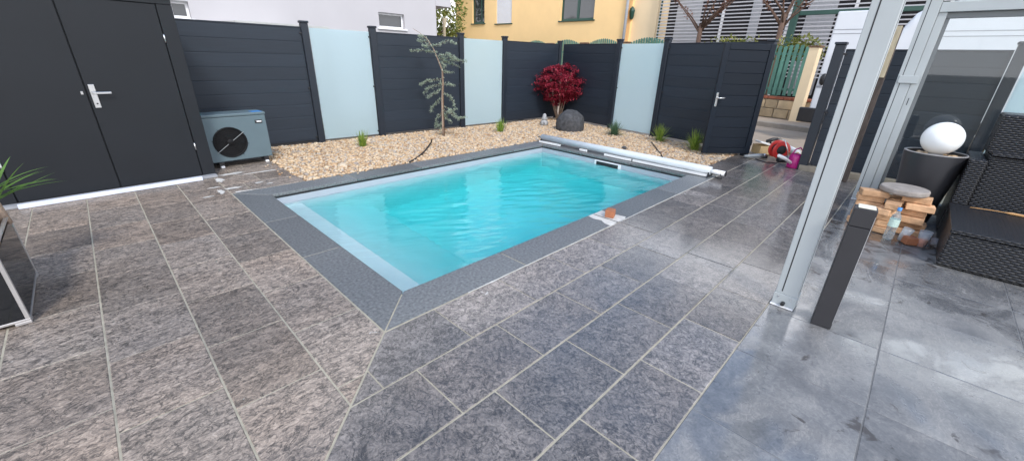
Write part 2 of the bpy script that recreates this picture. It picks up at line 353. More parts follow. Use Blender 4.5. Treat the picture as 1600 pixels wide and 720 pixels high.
# frosted glass
def frosted():
    k = NT('frosted_glass'); k.set('Base Color', (.74,.88,.91)); k.set('Roughness', .20)
    p = k.pos((1,1,1)); t = k.new('BsdfTranslucent'); t.inputs['Color'].default_value = (.86,.98,1.0,1)
    mx = k.new('MixShader'); mx.inputs[0].default_value = .62
    k.link(k.b.outputs[0], mx.inputs[1]); k.link(t.outputs[0], mx.inputs[2])
    rf = k.new('BsdfRefraction'); rf.inputs['Roughness'].default_value = .42; rf.inputs['IOR'].default_value = 1.2; rf.inputs['Color'].default_value = (.88,.97,1,1)
    m2 = k.new('MixShader'); m2.inputs[0].default_value = .38; k.link(mx.outputs[0], m2.inputs[1]); k.link(rf.outputs[0], m2.inputs[2])
    k.link(m2.outputs[0], k.out.inputs['Surface']); return k.m
M_frost = frosted()
def clear(name, c=(1,1,1), milk=0, rough=.02, ior=1.5):
    k = NT(name); t = k.new('BsdfTransparent'); t.inputs['Color'].default_value = (*c, 1)
    gl = k.new('BsdfGlossy'); gl.inputs['Roughness'].default_value = rough
    lw = k.new('LayerWeight'); lw.inputs['Blend'].default_value = .5        # Schlick reflectance, the same from both sides
    f_ = k.math('ADD', k.math('MULTIPLY', k.math('POWER', lw.outputs['Facing'], 4.5), .75), ((ior-1)/(ior+1))**2, True); mx = k.new('MixShader')
    k.link(f_, mx.inputs[0]); k.link(t.outputs[0], mx.inputs[1]); k.link(gl.outputs[0], mx.inputs[2]); last = mx.outputs[0]
    if milk:
        df = k.new('BsdfTranslucent'); df.inputs['Color'].default_value = (.85,.9,.95,1); d2 = k.new('BsdfDiffuse'); d2.inputs['Color'].default_value = (.8,.85,.9,1)
        ms = k.new('MixShader'); k.link(df.outputs[0], ms.inputs[1]); k.link(d2.outputs[0], ms.inputs[2]); m3 = k.new('MixShader'); m3.inputs[0].default_value = milk
        k.link(last, m3.inputs[1]); k.link(ms.outputs[0], m3.inputs[2]); last = m3.outputs[0]
    k.link(last, k.out.inputs['Surface']); return k.m
M_glass = clear('clear_glass', (.95,.97,.965))
M_plastic = clear('clear_plastic', (.85,.92,.94), .22, ior=1.6, rough=.05)
M_label = mat('bottle_label', (.55,.70,.62), .5, var=.2, scale=60)
M_juice = mat('orange_drink', (.85,.20,.03), .15, var=.05)
M_cup = clear('cup_plastic', (.92,.94,.95), .28, ior=1.5, rough=.2)
def rattan():
    k = NT('black_rattan')
    g = k.new('NewGeometry'); sx = k.new('SeparateXYZ'); k.link(g.outputs['Position'], sx.inputs[0])
    nx = k.new('SeparateXYZ'); k.link(g.outputs['True Normal'], nx.inputs[0])
    upw = k.math('GREATER_THAN', k.math('ABSOLUTE', nx.outputs[2]), .6); side = k.math('GREATER_THAN', k.math('ABSOLUTE', nx.outputs[1]), .6)
    u = k.mixc(side, sx.outputs[1], sx.outputs[0]); v = k.mixc(upw, sx.outputs[2], sx.outputs[0])
    cb = k.new('CombineXYZ'); k.link(u, cb.inputs[0]); k.link(v, cb.inputs[1])
    fl = k.math('FLOOR', k.math('DIVIDE', v, .021)); ph = k.math('ADD', k.math('DIVIDE', u, .055), k.math('MULTIPLY', fl, .5))
    hw_ = k.math('MULTIPLY', k.math('ABSOLUTE', k.math('SINE', k.math('MULTIPLY', ph, math.pi))), k.math('ABSOLUTE', k.math('SINE', k.math('MULTIPLY', k.math('DIVIDE', v, .021), math.pi))))
    nn_ = k.noise(k.pos((1,1,1)), 30, 4)
    k.set('Base Color', k.ramp(k.math('ADD', k.math('MULTIPLY', hw_, .7), k.math('MULTIPLY', nn_, .3)), [(.1, (.004,.004,.004)), (.55, (.016,.016,.018)), (.9, (.034,.034,.038))])); k.set('Roughness', .34)
    k.set('Normal', k.bump(hw_, .8, .010)); return k.m
M_rattan = rattan()
def water():
    k = NT('pool_water'); k.set('Base Color', (1,1,1)); k.set('Roughness', 0.0); k.b.inputs['IOR'].default_value = 1.33
    k.b.inputs['Transmission Weight'].default_value = 1.0
    mpn = k.new('Mapping'); mpn.inputs['Rotation'].default_value = (0,0,R(31)); k.link(k.new('NewGeometry').outputs['Position'], mpn.inputs['Vector'])
    mp2 = k.new('Mapping'); mp2.inputs['Scale'].default_value = (1,3.4,1); k.link(mpn.outputs[0], mp2.inputs['Vector']); p = mp2.outputs[0]; h = k.math('ADD', k.noise(p, 5, 3, .5, .5), k.math('MULTIPLY', k.noise(p, 13, 3, .5, .4), .45))
    k.set('Normal', k.bump(h, .08, .02))
    va = k.new('VolumeAbsorption'); va.inputs['Color'].default_value = (.0,.952,.945,1); va.inputs['Density'].default_value = .82
    k.link(va.outputs[0], k.out.inputs['Volume']); return k.m
M_water = water()

# ================================================================== GROUND, PAVING, GRAVEL
PX1, PY1 = 5.06, 3.01                 # pool inner length and width
CW = .325                            # coping width
OX0, OY0, OX1, OY1 = -CW, -CW, PX1+CW, PY1+CW
gm = MB(); B_ = 300
for r_ in [(-B_,B_,-B_,OY0+.03),(-B_,B_,OY1-.03,B_),(-B_,OX0+.03,OY0+.03,OY1-.03),(OX1-.03,B_,OY0+.03,OY1-.03)]:
    gm.flat([(r_[0],r_[2]),(r_[1],r_[2]),(r_[1],r_[3]),(r_[0],r_[3])], -.06)
tag(gm.build('ground', M_ground), kind='structure')

paving = MB()
TX = .53                             # edge between paving and gravel beside the heat pump
GY = .03                             # edge between paving and gravel by the gate
for r_ in [(-4.2,OX0,-6,5.72),(OX0,TX,OY1,5.72),(OX0,7.28,-6,OY0),(OX1,7.28,OY0,GY)]:
    paving.flat([(r_[0],r_[2]),(r_[1],r_[2]),(r_[1],r_[3]),(r_[0],r_[3])], -.0035)
paving = tag(paving.build('paving', M_grout), 'brown grey slate look paving with sandy joints round the pool', kind='structure')
W[paving] = Matrix.Identity(4)
def clip(poly, a, b, c):             # keep a*x+b*y>=c
    out = []
    for i in range(len(poly)):
        p, q = poly[i], poly[(i+1) % len(poly)]
        dp, dq = a*p[0]+b*p[1]-c, a*q[0]+b*q[1]-c
        if dp >= 0: out.append(p)
        if dp*dq < 0:
            t = dp/(dp-dq); out.append((p[0]+t*(q[0]-p[0]), p[1]+t*(q[1]-p[1])))
    return out
def area(p): return abs(sum(p[i][0]*p[(i+1)%len(p)][1]-p[(i+1)%len(p)][0]*p[i][1] for i in range(len(p))))/2
def tile(poly, mt, zj=.0012):
    if len(poly) < 3 or area(poly) < .006: return
    z = random.uniform(-zj, zj)
    cx = sum(p[0] for p in poly)/len(poly); cy = sum(p[1] for p in poly)/len(poly)
    me_b = MB().prism([(x-cx, y-cy) for x, y in poly], -.02, 0)
    o = me_b.build('tile', mt, None, bevel=.0025, seg=1)
    o.location = (cx, cy, z); o.rotation_euler = (random.gauss(0, .0012), random.gauss(0, .0012), 0)
    o.parent = paving
S2 = 2**.5
def rect(x0, x1, y0, y1, gx, gy): return [(x0+gx,y0+gy),(x1-gx,y0+gy),(x1-gx,y1-gy),(x0+gx,y1-gy)]
GR, GC = .0050, .0042
# left field: columns parallel to the pool's short side, mitred on the diagonal x = y
for x1, x0, off in [(-.325,-.735,.045),(-.735,-1.145,.242),(-1.145,-1.555,.447),(-1.555,-1.965,.03),(-1.965,-2.375,.3),(-2.375,-2.785,.12)]:
    y = off - .622*7
    while y < 4.19:
        ya, yb = y, min(y+.622, 4.19); y += .622
        if ya > 4.17: break
        if x0 > -.8 and ya < 3.35 < yb: pass
        tile(clip(rect(x0,x1,ya,yb,GR,GC), -1, 1, .006*S2), M_slate_l)
# strip by the heat pump
for i, (y0, y1) in enumerate([(3.34,3.745),(3.745,4.15),(4.15,4.56),(4.56,4.97),(4.97,5.38)]):
    for (x0, x1) in ([(-.325,.11),(.11,TX)] if i % 2 else [(-.325,-.10),(-.10,TX)]): tile(rect(x0,x1,y0,y1,GC,GR), M_slate_l)
for (x0, x1) in [(-.735,-.325)]: tile(rect(x0,x1,4.2,4.6,GR,GC), M_slate_l)
# right field: rows parallel to the long side
for y1, y0, off in [(-.33,-.745,.045),(-.745,-1.157,.243),(-1.157,-1.568,.452),(-1.568,-1.93,.632)]:
    x = off - .606*5
    while x < 7.2:
        xa, xb = x, min(x+.606, 7.25); x += .606
        tile(clip(rect(xa,xb,y0,y1,GC,GR), 1, -1, .006*S2), M_slate_r)
for xa, xb in [(5.40,5.86),(5.86,6.47),(6.47,7.08),(7.08,7.28)]: tile(rect(xa,xb,-.33,GY,GC,GR), M_slate_r)
tag(MB().flat([(-4,-6),(5.56,-6),(5.56,-1.932),(-4,-1.932)], -.0026).build('terrace', mat('terrace_grout', (.15,.15,.15), .8, var=.3, scale=5)), kind='structure')
# terrace of smooth tiles under the pergola
TERR_X = [-2.15,-1.49,-.83,-.17,.49,1.153,1.81,2.465,3.12,3.78,4.44,5.10,5.54]
TERR_Y = [-1.93,-2.56,-3.215,-3.87,-4.52]
for i in range(len(TERR_X)-1):
    for j in range(4): tile(rect(TERR_X[i],TERR_X[i+1],TERR_Y[j+1],TERR_Y[j],.0025,.0025), M_terr, .0006)
for xa, xb in [(5.54,6.15),(6.15,6.76),(6.76,7.25)]: tile(rect(xa,xb,-2.2,-1.93,GC,GR), M_slate_r)

# gravel bed
Lf = lambda x: 5.79 - .0513*(x-1.72)               # line of the left fence
Rf = lambda y: 7.88 + .17*(y-2.0)                  # line of the right fence
COR = (8.455, Lf(8.455))
bed = MB().flat([(TX,OY1),(OX1,OY1),(OX1,GY),(Rf(GY)+.1,GY),(COR[0]+.2,COR[1]+.3),(TX,Lf(TX)+.35)], -.022)
tag(bed.build('gravel_bed', M_sand), kind='structure')
def pebbles(pts, size, name, mt, zbase, parent=None):
    n = len(pts)
    ph = (1+5**.5)/2
    ico = np.array([(-1,ph,0),(1,ph,0),(-1,-ph,0),(1,-ph,0),(0,-1,ph),(0,1,ph),(0,-1,-ph),(0,1,-ph),(ph,0,-1),(ph,0,1),(-ph,0,-1),(-ph,0,1)])/1.902
    fi = np.array([(0,11,5),(0,5,1),(0,1,7),(0,7,10),(0,10,11),(1,5,9),(5,11,4),(11,10,2),(10,7,6),(7,1,8),(3,9,4),(3,4,2),(3,2,6),(3,6,8),(3,8,9),(4,9,5),(2,4,11),(6,2,10),(8,6,7),(9,8,1)])
    s = size*np.exp(np.random.normal(0, .28, n))[:,None]*np.stack([np.random.uniform(.8,1.35,n), np.random.uniform(.7,1.05,n), np.random.uniform(.45,.75,n)], 1)
    V = ico[None]*(1+np.random.normal(0,.13,(n,12,1)))*s[:,None,:]
    a = np.random.uniform(0, 2*np.pi, n); t = np.random.normal(0, .35, n)
    c_, s_ = np.cos(a), np.sin(a); ct, st = np.cos(t), np.sin(t)
    y = V[:,:,1]*ct[:,None]-V[:,:,2]*st[:,None]; z = V[:,:,1]*st[:,None]+V[:,:,2]*ct[:,None]; x = V[:,:,0]
    V = np.stack([x*c_[:,None]-y*s_[:,None], x*s_[:,None]+y*c_[:,None], z], 2)
    V += np.column_stack([pts, zbase+np.random.uniform(0,.016,n)])[:,None,:]
    Fc = (fi[None]+(np.arange(n)*12)[:,None,None]).reshape(-1,3)
    return np_obj(name, V.reshape(-1,3), Fc, mt, parent, True)
def inpoly(P, poly):
    x, y = P[:,0], P[:,1]; ins = np.zeros(len(P), bool); n = len(poly); j = n-1
    for i in range(n):
        xi, yi = poly[i]; xj, yj = poly[j]
        c_ = ((yi > y) != (yj > y)) & (x < (xj-xi)*(y-yi)/(yj-yi+1e-12)+xi); ins ^= c_; j = i
    return ins
gp = [(TX+.01,OY1+.012),(OX1+.012,OY1+.012),(OX1+.012,GY+.01),(Rf(GY)-.02,GY+.01),(COR[0]+.02,COR[1]+.02),(TX+.01,Lf(TX)+.02)]
st = .0295; xs = np.arange(TX, 8.6, st); ys = np.arange(0, 6, st)
P = np.stack(np.meshgrid(xs, ys), -1).reshape(-1,2); P += np.random.uniform(-.5,.5,P.shape)*st*1.1
P = P[inpoly(P, gp)]
tag(pebbles(P, .0205, 'gravel', M_peb, -.010), 'pale beige gravel covering the bed between pool and fence', 'gravel', kind='stuff')

ns = 34; stray = np.column_stack([np.concatenate([np.random.uniform(.6,5.0,ns-12), np.random.uniform(.36,.52,12)]), np.concatenate([OY1-.02-np.abs(np.random.normal(0,.05,ns-12)), np.random.uniform(3.6,4.7,12)])])
tag(pebbles(stray, .016, 'stray_gravel', M_peb, .008), 'few pale pebbles scattered on the coping and paving edge', 'gravel', kind='stuff')
# street, pavement
st_ = MB(); st_.flat([(8.9,40),(7.28,-1.0+.6),(7.28,-9),(7.3,-40),(60,-40),(60,40)], -.024)
tag(st_.build('road', M_road), kind='structure')
SW = lambda y: 13.9 + .2*(y-.65)                  # line of the wall across the street
pv = MB(); pv.prism([(SW(-14)-1.35,-14),(SW(-14)+.3,-14),(SW(26)+.3,26),(SW(26)-1.35,26)], -.05, .10)
tag(pv.build('pavement', M_road), kind='structure')
kb = MB(); kb.prism([(SW(-14)-1.5,-14),(SW(-14)-1.352,-14),(SW(26)-1.352,26),(SW(26)-1.5,26)], -.05, .115)
tag(kb.build('kerb', M_kerb, bevel=.02), kind='structure')

# ================================================================== POOL
pool = thing('swimming_pool', (2.5,1.5,0), 'rectangular swimming pool with dark granite coping and pale grey liner', 'pool')
sh = MB(); WT = .12; ZB = -1.28
def quad(mb, a, b, c, d): mb.add([a,b,c,d], [(0,1,2,3)])
# stair at the short left end: two treads
s1, z1_, s2, z2_, z3_ = .34, -.27, 1.3, -.40, -1.0
zt = -.045
quad(sh,(0,0,zt),(0,PY1,zt),(0,PY1,z1_),(0,0,z1_)); quad(sh,(0,0,z1_),(0,PY1,z1_),(s1,PY1,z1_),(s1,0,z1_))
quad(sh,(s1,0,z1_),(s1,PY1,z1_),(s1,PY1,z2_),(s1,0,z2_)); quad(sh,(s1,0,z2_),(s1,PY1,z2_),(s2,PY1,z3_),(s2,0,z3_))
quad(sh,(s2,0,z3_),(s2,PY1,z3_),(s2,PY1,ZB),(s2,0,ZB)); quad(sh,(s2,0,ZB),(s2,PY1,ZB),(PX1,PY1,ZB),(PX1,0,ZB))
quad(sh,(PX1,0,ZB),(PX1,PY1,ZB),(PX1,PY1,zt),(PX1,0,zt))
for y in (0, PY1):
    quad(sh,(0,y,zt),(0,y,z1_),(s1,y,z1_),(s1,y,zt)); quad(sh,(s1,y,zt),(s1,y,z2_),(s2,y,z3_),(s2,y,zt)); quad(sh,(s2,y,zt),(s2,y,ZB),(PX1,y,ZB),(PX1,y,zt))
shell = sh.build('shell', M_shell, pool)
for a in [(.004,PX1-.004,PY1-.004,PY1-.001),(.004,PX1-.004,.001,.004)]: bx('liner_shade_band', M_shadeband, shell, *a, -.165,-.063,0)  # thin grey strips painting the shaded wall above the water
bx('liner_shade_band', M_shadeband, shell, PX1-.004,PX1-.001,.005,PY1-.005,-.165,-.063,0); bx('liner_shade_band', M_shadeband, shell, .001,.004,.005,PY1-.005,-.165,-.063,0)
# mortar bed under the coping, showing in its joints
mb = MB(); i_ = .012
for r_ in [(OX0,OX1,OY0,-i_),(OX0,OX1,PY1+i_,OY1),(OX0,-i_,-i_,PY1+i_),(PX1+i_,OX1,-i_,PY1+i_)]: mb.box(r_[0],r_[1],r_[2],r_[3],-.05,-.003)
mb.build('mortar_bed', M_grout, pool)
def cop(poly):
    MB().prism(poly, -.036, random.uniform(-.0006,.0008)).build('coping_stone', M_coping, pool, bevel=.004, seg=2)
j = .0048; OV = .012
lx0, lx1 = OX0+.007, OV           # coping inner edge overhangs the wall a little
ys_ = [None, 1.05, 2.08, None]
def side_left(y0, y1, m0, m1):
    a = (lx0, (lx0+j*1.4) if m0 else y0+j); b = (OV, (OV+j*1.4) if m0 else y0+j)
    c = (OV, (PY1-OV-j*1.4) if m1 else y1-j); d = (lx0, (OY1-.007-j*1.4) if m1 else y1-j)
    cop([a,b,c,d])
side_left(0,1.05,True,False); side_left(1.05,2.08,False,False); side_left(2.08,3,False,True)
near_x = [None,.99,2.34,2.62,3.98,None]
def side_near(x0, x1, m0, m1):
    cop([((OX0+.007+j*1.4) if m0 else x0+j, OY0+.007), ((OX1-.007-j*1.4) if m1 else x1-j, OY0+.007), ((PX1-OV-j*1.4) if m1 else x1-j, OV), ((OV+j*1.4) if m0 else x0+j, OV)])
side_near(0,.99,True,False); side_near(.99,2.37,False,False); side_near(2.62,3.98,False,False); side_near(3.98,5,False,True)
def side_far(x0, x1, m0, m1):
    cop([((OV+j*1.4) if m0 else x0+j, PY1-OV), ((PX1-OV-j*1.4) if m1 else x1-j, PY1-OV), ((OX1-.007-j*1.4) if m1 else x1-j, OY1-.007), ((OX0+.007+j*1.4) if m0 else x0+j, OY1-.007)])
for a, b, c_, d in [(0,1.1,1,0),(1.1,2.15,0,0),(2.15,3.2,0,0),(3.2,4.2,0,0),(4.2,5,0,1)]: side_far(a,b,c_,d)
rx0, rx1 = PX1-OV, OX1-.007
for y0, y1, m0, m1 in [(0,1.0,1,0),(1.0,2.0,0,0),(2.0,3,0,1)]:
    cop([(rx0,(OV+j*1.4) if m0 else y0+j),(rx1,(OY0+.007+j*1.4) if m0 else y0+j),(rx1,(OY1-.007-j*1.4) if m1 else y1-j),(rx0,(PY1-OV-j*1.4) if m1 else y1-j)])
# white cement where a stone is still missing
def blob(cx, cy, rx, ry, z, n=26, jit=.2, T=None):
    return [(cx+rx*math.cos(2*math.pi*q/n)*random.uniform(1-jit,1+jit), cy+ry*math.sin(2*math.pi*q/n)*random.uniform(1-jit,1+jit)) for q in range(n)]
MB().prism([(2.30,OY0+.01),(2.42,OY0-.01),(2.58,OY0+.0),(2.66,OY0+.03),(2.635,-.18),(2.62,-.05),(2.63,.004),(2.50,.002),(2.36,.003),(2.335,-.08),(2.36,-.17),(2.31,-.24)], -.03, .003).build('cement_patch', M_cement, pool)
bx('slot', M_mattblack, pool, 2.44,2.452,-.32,-.01,.002,.0048,0)
# cement squeezed out along the outer edge of the coping: irregular ribbon
def ribbon(p0, p1, n, w, name, z=.003):
    p0, p1 = Vector(p0), Vector(p1); d = (p1-p0); L = d.length; d.normalize(); nn_ = Vector((-d.y, d.x))
    top = []; bot = []
    for q in range(n+1):
        c_ = p0+d*(L*q/n); a = w*(.35+1.1*noise.noise((c_.x*2.3+5,c_.y*2.3,1.0))**2*3 + .5*random.random()**2)
        b = w*(.3+.35*random.random())
        top.append((c_.x+nn_.x*b, c_.y+nn_.y*b, z)); bot.append((c_.x-nn_.x*a, c_.y-nn_.y*a, z))
    vs = top+bot
    return MB().add(vs, [(q, n+1+q, n+2+q, q+1) for q in range(n)]).build(name, M_cement, pool)
ribbon((.35,OY0-.002),(5.40,OY0-.002),190,.009,'cement_smear')
ribbon((OX0+.05,OY1+.002),(-.02,OY1+.002),30,-.02,'cement_smear')
for cx, cy, rx, ry in [(-.10,4.30,.16,.05),(.22,4.17,.26,.022),(-.30,4.05,.05,.09),(-.26,3.56,.10,.035),(.05,3.62,.05,.025),(.15,3.50,.04,.02),(-.42,3.72,.07,.02),(-.55,3.35,.06,.018),(-.40,3.48,.03,.10)]:
    tag(MB().flat(blob(cx,cy,rx,ry,.0,30,.35), .0042).build('cement_splash', M_cement, paving))
# black strip painting the shadow gap under the coping; skimmer
gk = MB(); e = .006
gk.box(0,PX1,PY1-e,PY1-.001,-.062,-.037); gk.box(PX1-e,PX1-.001,0,PY1,-.062,-.037)
gk.build('shadow_strip', M_mattblack, pool)
sk = bx('skimmer', M_white, pool, PX1-.02,PX1-.002,1.18,1.72,-.19,-.068,.002)
bx('skimmer_mouth', M_mattblack, sk, PX1-.024,PX1-.0195,1.225,1.675,-.165,-.085,0)
# water: closed body, rippled surface
ZW = -.145; nx_, ny_ = 320, 220; ex = .03
X = np.linspace(-ex, PX1+ex, nx_); Y = np.linspace(-ex, PY1+ex, ny_)
V = np.zeros((ny_, nx_, 3)); V[:,:,0] = X[None]; V[:,:,1] = Y[:,None]
for jj in range(ny_):
    for ii in range(nx_):
        x_, y_ = X[ii], Y[jj]
        c_, w_ = x_*.86-y_*.51, x_*.51+y_*.86          # along and across the wave crests
        V[jj,ii,2] = ZW + .0030*noise.noise((c_*1.6,w_*3.2,.3)) + .0044*noise.noise((c_*3.0+9,w_*9.0,1.7))*(.9+1.3*noise.noise((x_*.9,y_*1.1,8))) + .0019*noise.noise((c_*5.5,w_*19,4.1))
V = V.reshape(-1,3); q = np.arange((ny_-1)*nx_).reshape(ny_-1, nx_)[:,:-1].ravel()
Fq = np.stack([q, q+1, q+nx_+1, q+nx_], 1)
bot = np.array([(-ex,-ex,-1.4),(PX1+ex,-ex,-1.4),(PX1+ex,PY1+ex,-1.4),(-ex,PY1+ex,-1.4)]); nb = len(V)
wat = MB(); wat.v = [tuple(v) for v in np.vstack([V, bot])]; wat.f = [tuple(int(c_) for c_ in f_) for f_ in Fq]
r0 = list(range(nx_)); rN = [(ny_-1)*nx_+i for i in range(nx_)]; c0 = [i*nx_ for i in range(ny_)]; cN = [i*nx_+nx_-1 for i in range(ny_)]
wat.f += [tuple([nb, nb+1]+r0[::-1]), tuple([nb+2, nb+3]+rN), tuple([nb+3, nb]+c0), tuple([nb+1, nb+2]+cN[::-1]), (nb+3,nb+2,nb+1,nb)]
tag(wat.build('water', M_water, smooth=True), kind='structure')

# ================================================================== FENCES
def add_post(fence, x, T, w=.12, h=2.06, t=.10):
    p = bx('post', M_post, fence, x-w/2,x+w/2,-t/2,t/2,-.05,h,.006,T)
    bx('cap', M_post, p, x-w/2-.012,x+w/2+.012,-t/2-.012,t/2+.012,h,h+.035,.006,T)
    return p
def clamps(p, x, y, T, zs=(.12,1.0,1.9)):
    for z in zs: MB(T).box(x-.022,x+.022,y-.012,y+.012,z-.014,z+.014).build('clamp', M_black, p, bevel=.004)
def add_panel(fence, x0, x1, T, n=9, z0=.055, z1=2.0, t=.024, frame=True):
    pn = bx('panel_rail', M_post, fence, x0,x1,-t/2-.004,t/2+.004,z0,z0+.03,.003,T)
    pn.name = 'panel'
    bx('top_rail', M_post, pn, x0,x1,-t/2-.004,t/2+.004,z1-.022,z1,.003,T)
    hh = (z1-z0-.052)/n
    for i in range(n):
        a = z0+.03+i*hh; b = a+hh
        m_ = MB(T)
        pts = [(-t/2,a+.003),(-t/2-.0,b-.016),(-t/2+.002,b-.013),(-t/2+.002,b-.004),(-t/2+.005,b),(t/2-.005,b),(t/2,b-.005),(t/2,a+.004),(t/2-.003,a),(-t/2+.003,a)]
        vs = [(x0,y,z) for y,z in pts]+[(x1,y,z) for y,z in pts]; k_ = len(pts)
        m_.add(vs, [tuple(range(k_)), tuple(range(2*k_-1,k_-1,-1))]+[(i2,k_+i2,k_+(i2+1)%k_,(i2+1)%k_) for i2 in range(k_)])
        m_.build('board', M_board, pn)
    return pn
def add_glass(fence, x0, x1, T, z0=.05, z1=1.99):
    return bx('glass_panel', M_frost, fence, x0,x1,-.006,.006,z0,z1,.002,T)
dL = Vector((1,-.0513,0)).normalized(); TL = frame2((0,Lf(0)), dL); kx = 1/dL.x
# TL: local x = along the fence, local y = away from the pool
fl = thing('privacy_fence', (3.9,Lf(3.9),0), 'anthracite board fence with two frosted glass panels along the pool\'s long side', 'fence')
S = lambda x: x*kx
for x in (1.735,2.98,5.07,6.40): p = add_post(fl, S(x), TL); clamps(p, S(x)-.075 if x < 6 else S(x)+.075, -.02, TL)
for a, b in [(-1.0,1.67),(3.05,5.0),(6.465,8.40)]: add_panel(fl, S(a), S(b), TL)
for a, b in [(1.815,2.905),(5.145,6.325)]: add_glass(fl, S(a), S(b), TL)
add_post(fl, S(8.455), TL, .09, 2.05, .09)
bx('plinth', M_mattblack, fl, S(-1.0),S(1.7),.0,.03,-.05,.05,.002,TL)
dR = Vector((-.17,-1,0)).normalized(); TR = frame2((Rf(5.36),5.36), dR); ky = 1/abs(dR.y)
SR = lambda y: (5.36-y)*ky
fr_ = thing('privacy_fence', (Rf(2.6),2.6,0), 'anthracite board fence with one frosted glass panel, between corner and gate', 'fence')
for y in (3.33,2.03): p = add_post(fr_, SR(y), TR); clamps(p, SR(y)+.075, .02*-1, TR)
add_panel(fr_, SR(5.28), SR(3.40), TR); add_panel(fr_, SR(1.96), SR(.0), TR)
add_glass(fr_, SR(3.26), SR(2.10), TR)
add_post(fr_, SR(-.07), TR, .12, 2.0)
# fence beyond the gate, behind the pergola
TG = frame2((7.0,-1.08), (0,-1,0))
fg = thing('privacy_fence', (7.0,-2,0), 'anthracite board fence behind the glass wall, in front of the van', 'fence')
p = add_post(fg, .06, TG, .13, 1.93, .13); clamps(p, .145, -.03, TG, (.12,.95,1.8))
add_panel(fg, .14, 1.82, TG, z0=.10, z1=1.87); p = add_post(fg, 1.89, TG, .12, 1.93); clamps(p, 1.975, -.03, TG, (.3,1.1,1.8))
add_glass(fg, 1.97, 3.1, TG, .1, 1.87); add_post(fg, 3.17, TG, .12, 1.93)
bx('plinth', M_mortar, fg, .02,3.2,-.08,.08,-.05,.09,.004,TG)
# gate, standing open into the yard
hg = Vector((7.44,-.16,0)); fe = Vector((6.72,.45,0)); TD = frame2(hg, fe-hg); gw = (fe-hg).length
gate = thing('garden_gate', hg, 'anthracite board gate with steel handles, standing open over the gravel', 'gate')
GZ0, GZ1 = .05, 1.95
bx('stile', M_gateb, gate, 0,.10,-.025,.025,GZ0,GZ1,.004,TD); bx('stile', M_gateb, gate, gw-.10,gw,-.025,.025,GZ0,GZ1,.004,TD)
bx('rail', M_gateb, gate, .102,gw-.102,-.024,.024,GZ0,GZ0+.10,.004,TD); bx('rail', M_gateb, gate, .102,gw-.102,-.024,.024,GZ1-.10,GZ1,.004,TD)
for i in range(9):
    a = GZ0+.102+i*(GZ1-GZ0-.204)/9; b = a+(GZ1-GZ0-.204)/9
    bx('board', M_gateb, gate, .104,gw-.104,-.012,.012,a+.002,b-.002,.004,TD)
for s_ in (-1, 1):
    h_ = bx('handle', M_steel, gate, gw-.072,gw-.034,s_*.0255,s_*.034 if s_ > 0 else -.034,.90,1.14,.004,TD) if s_ > 0 else bx('handle', M_steel, gate, gw-.072,gw-.034,-.034,-.0255,.90,1.14,.004,TD)
    if s_ > 0: MB(TD).tube([(gw-.053,.03,1.05),(gw-.053,.075,1.05),(gw-.10,.08,1.05),(gw-.17,.08,1.052)],[.011,.011,.012,.016],10).build('lever', M_steel, h_, True)
    else: MB(TD).tube([(gw-.053,-.03,1.05),(gw-.053,-.07,1.05)],[.011,.011],10).build('knob_stem', M_steel, h_, True)
for z in (.25,1.75): MB(TD).tube([(-.012,.0,z-.05),(-.012,.0,z+.05)], .012, 10).build('hinge', M_post, gate, True)

# ================================================================== SHED
so_ = Vector((-.27,4.345,0)); TS = frame2(so_, Vector((1.77,.095,0)))   # local x to the right along the face, y into the shed
shed = thing('garden_shed', (-1.3,4.9,0), 'black flat-panel garden shed with double doors and white threshold', 'shed')
L0 = -3.2
bx('side_wall', M_shed, shed, -.03,0,.03,1.36,0,2.14,.004,TS)
bx('back_wall', M_shed, shed, L0,-.032,1.33,1.36,0,2.14,.004,TS)
bx('door_frame', M_shed, shed, -.145,0,.0,.028,0,2.06,.003,TS)
bx('door_frame', M_shed, shed, L0,-1.80,.0,.028,0,2.06,.003,TS)
bx('lintel', M_shed, shed, L0,0,.0,.028,2.062,2.15,.003,TS)
bx('reveal', M_mattblack, shed, L0+.01,-.01,.03,.045,.02,2.1,0,TS)
d1 = bx('door', M_shed, shed, -.966,-.155,.003,.028,.035,2.054,.003,TS)
d2 = bx('door', M_shed, shed, -1.79,-.978,.003,.028,.035,2.054,.003,TS)
rf_ = bx('roof', M_shed, shed, L0-.05,.06,-.05,1.42,2.152,2.21,.006,TS)
hn = bx('handle_plate', M_steel, d1, -.945,-.893,-.007,.0025,.955,1.205,.003,TS)
MB(TS).tube([(-.919,-.006,1.115),(-.919,-.045,1.115)],.010,10).build('lever', M_steel, hn, True)
bx('lever', M_steel, hn, -.932,-.775,-.056,-.043,1.103,1.128,.004,TS)
MB(TS).tube([(-.919,-.0075,1.0),(-.919,-.0095,1.0)],.009,10).build('lock_cylinder', M_black, hn)
bx('latch', M_steel, d2, -1.02,-1.0,-.004,.0025,1.10,1.135,.002,TS)
for z in (.42,1.70): MB(TS).tube([(-.150,-.006,z-.045),(-.150,-.006,z+.045)],.008,10).build('hinge', M_steel, d1, True)
for z in (.42,1.70): MB(TS).tube([(-1.795,-.006,z-.045),(-1.795,-.006,z+.045)],.008,10).build('hinge', M_steel, d2, True)
bx('threshold', mat('white_strip', (.66,.70,.80), .35), shed, -1.80,-.19,-.16,-.11,0.003,.05,.003,TS)
bx('sill', M_grey, shed, L0,-.01,-.105,-.003,.003,.033,.002,TS)

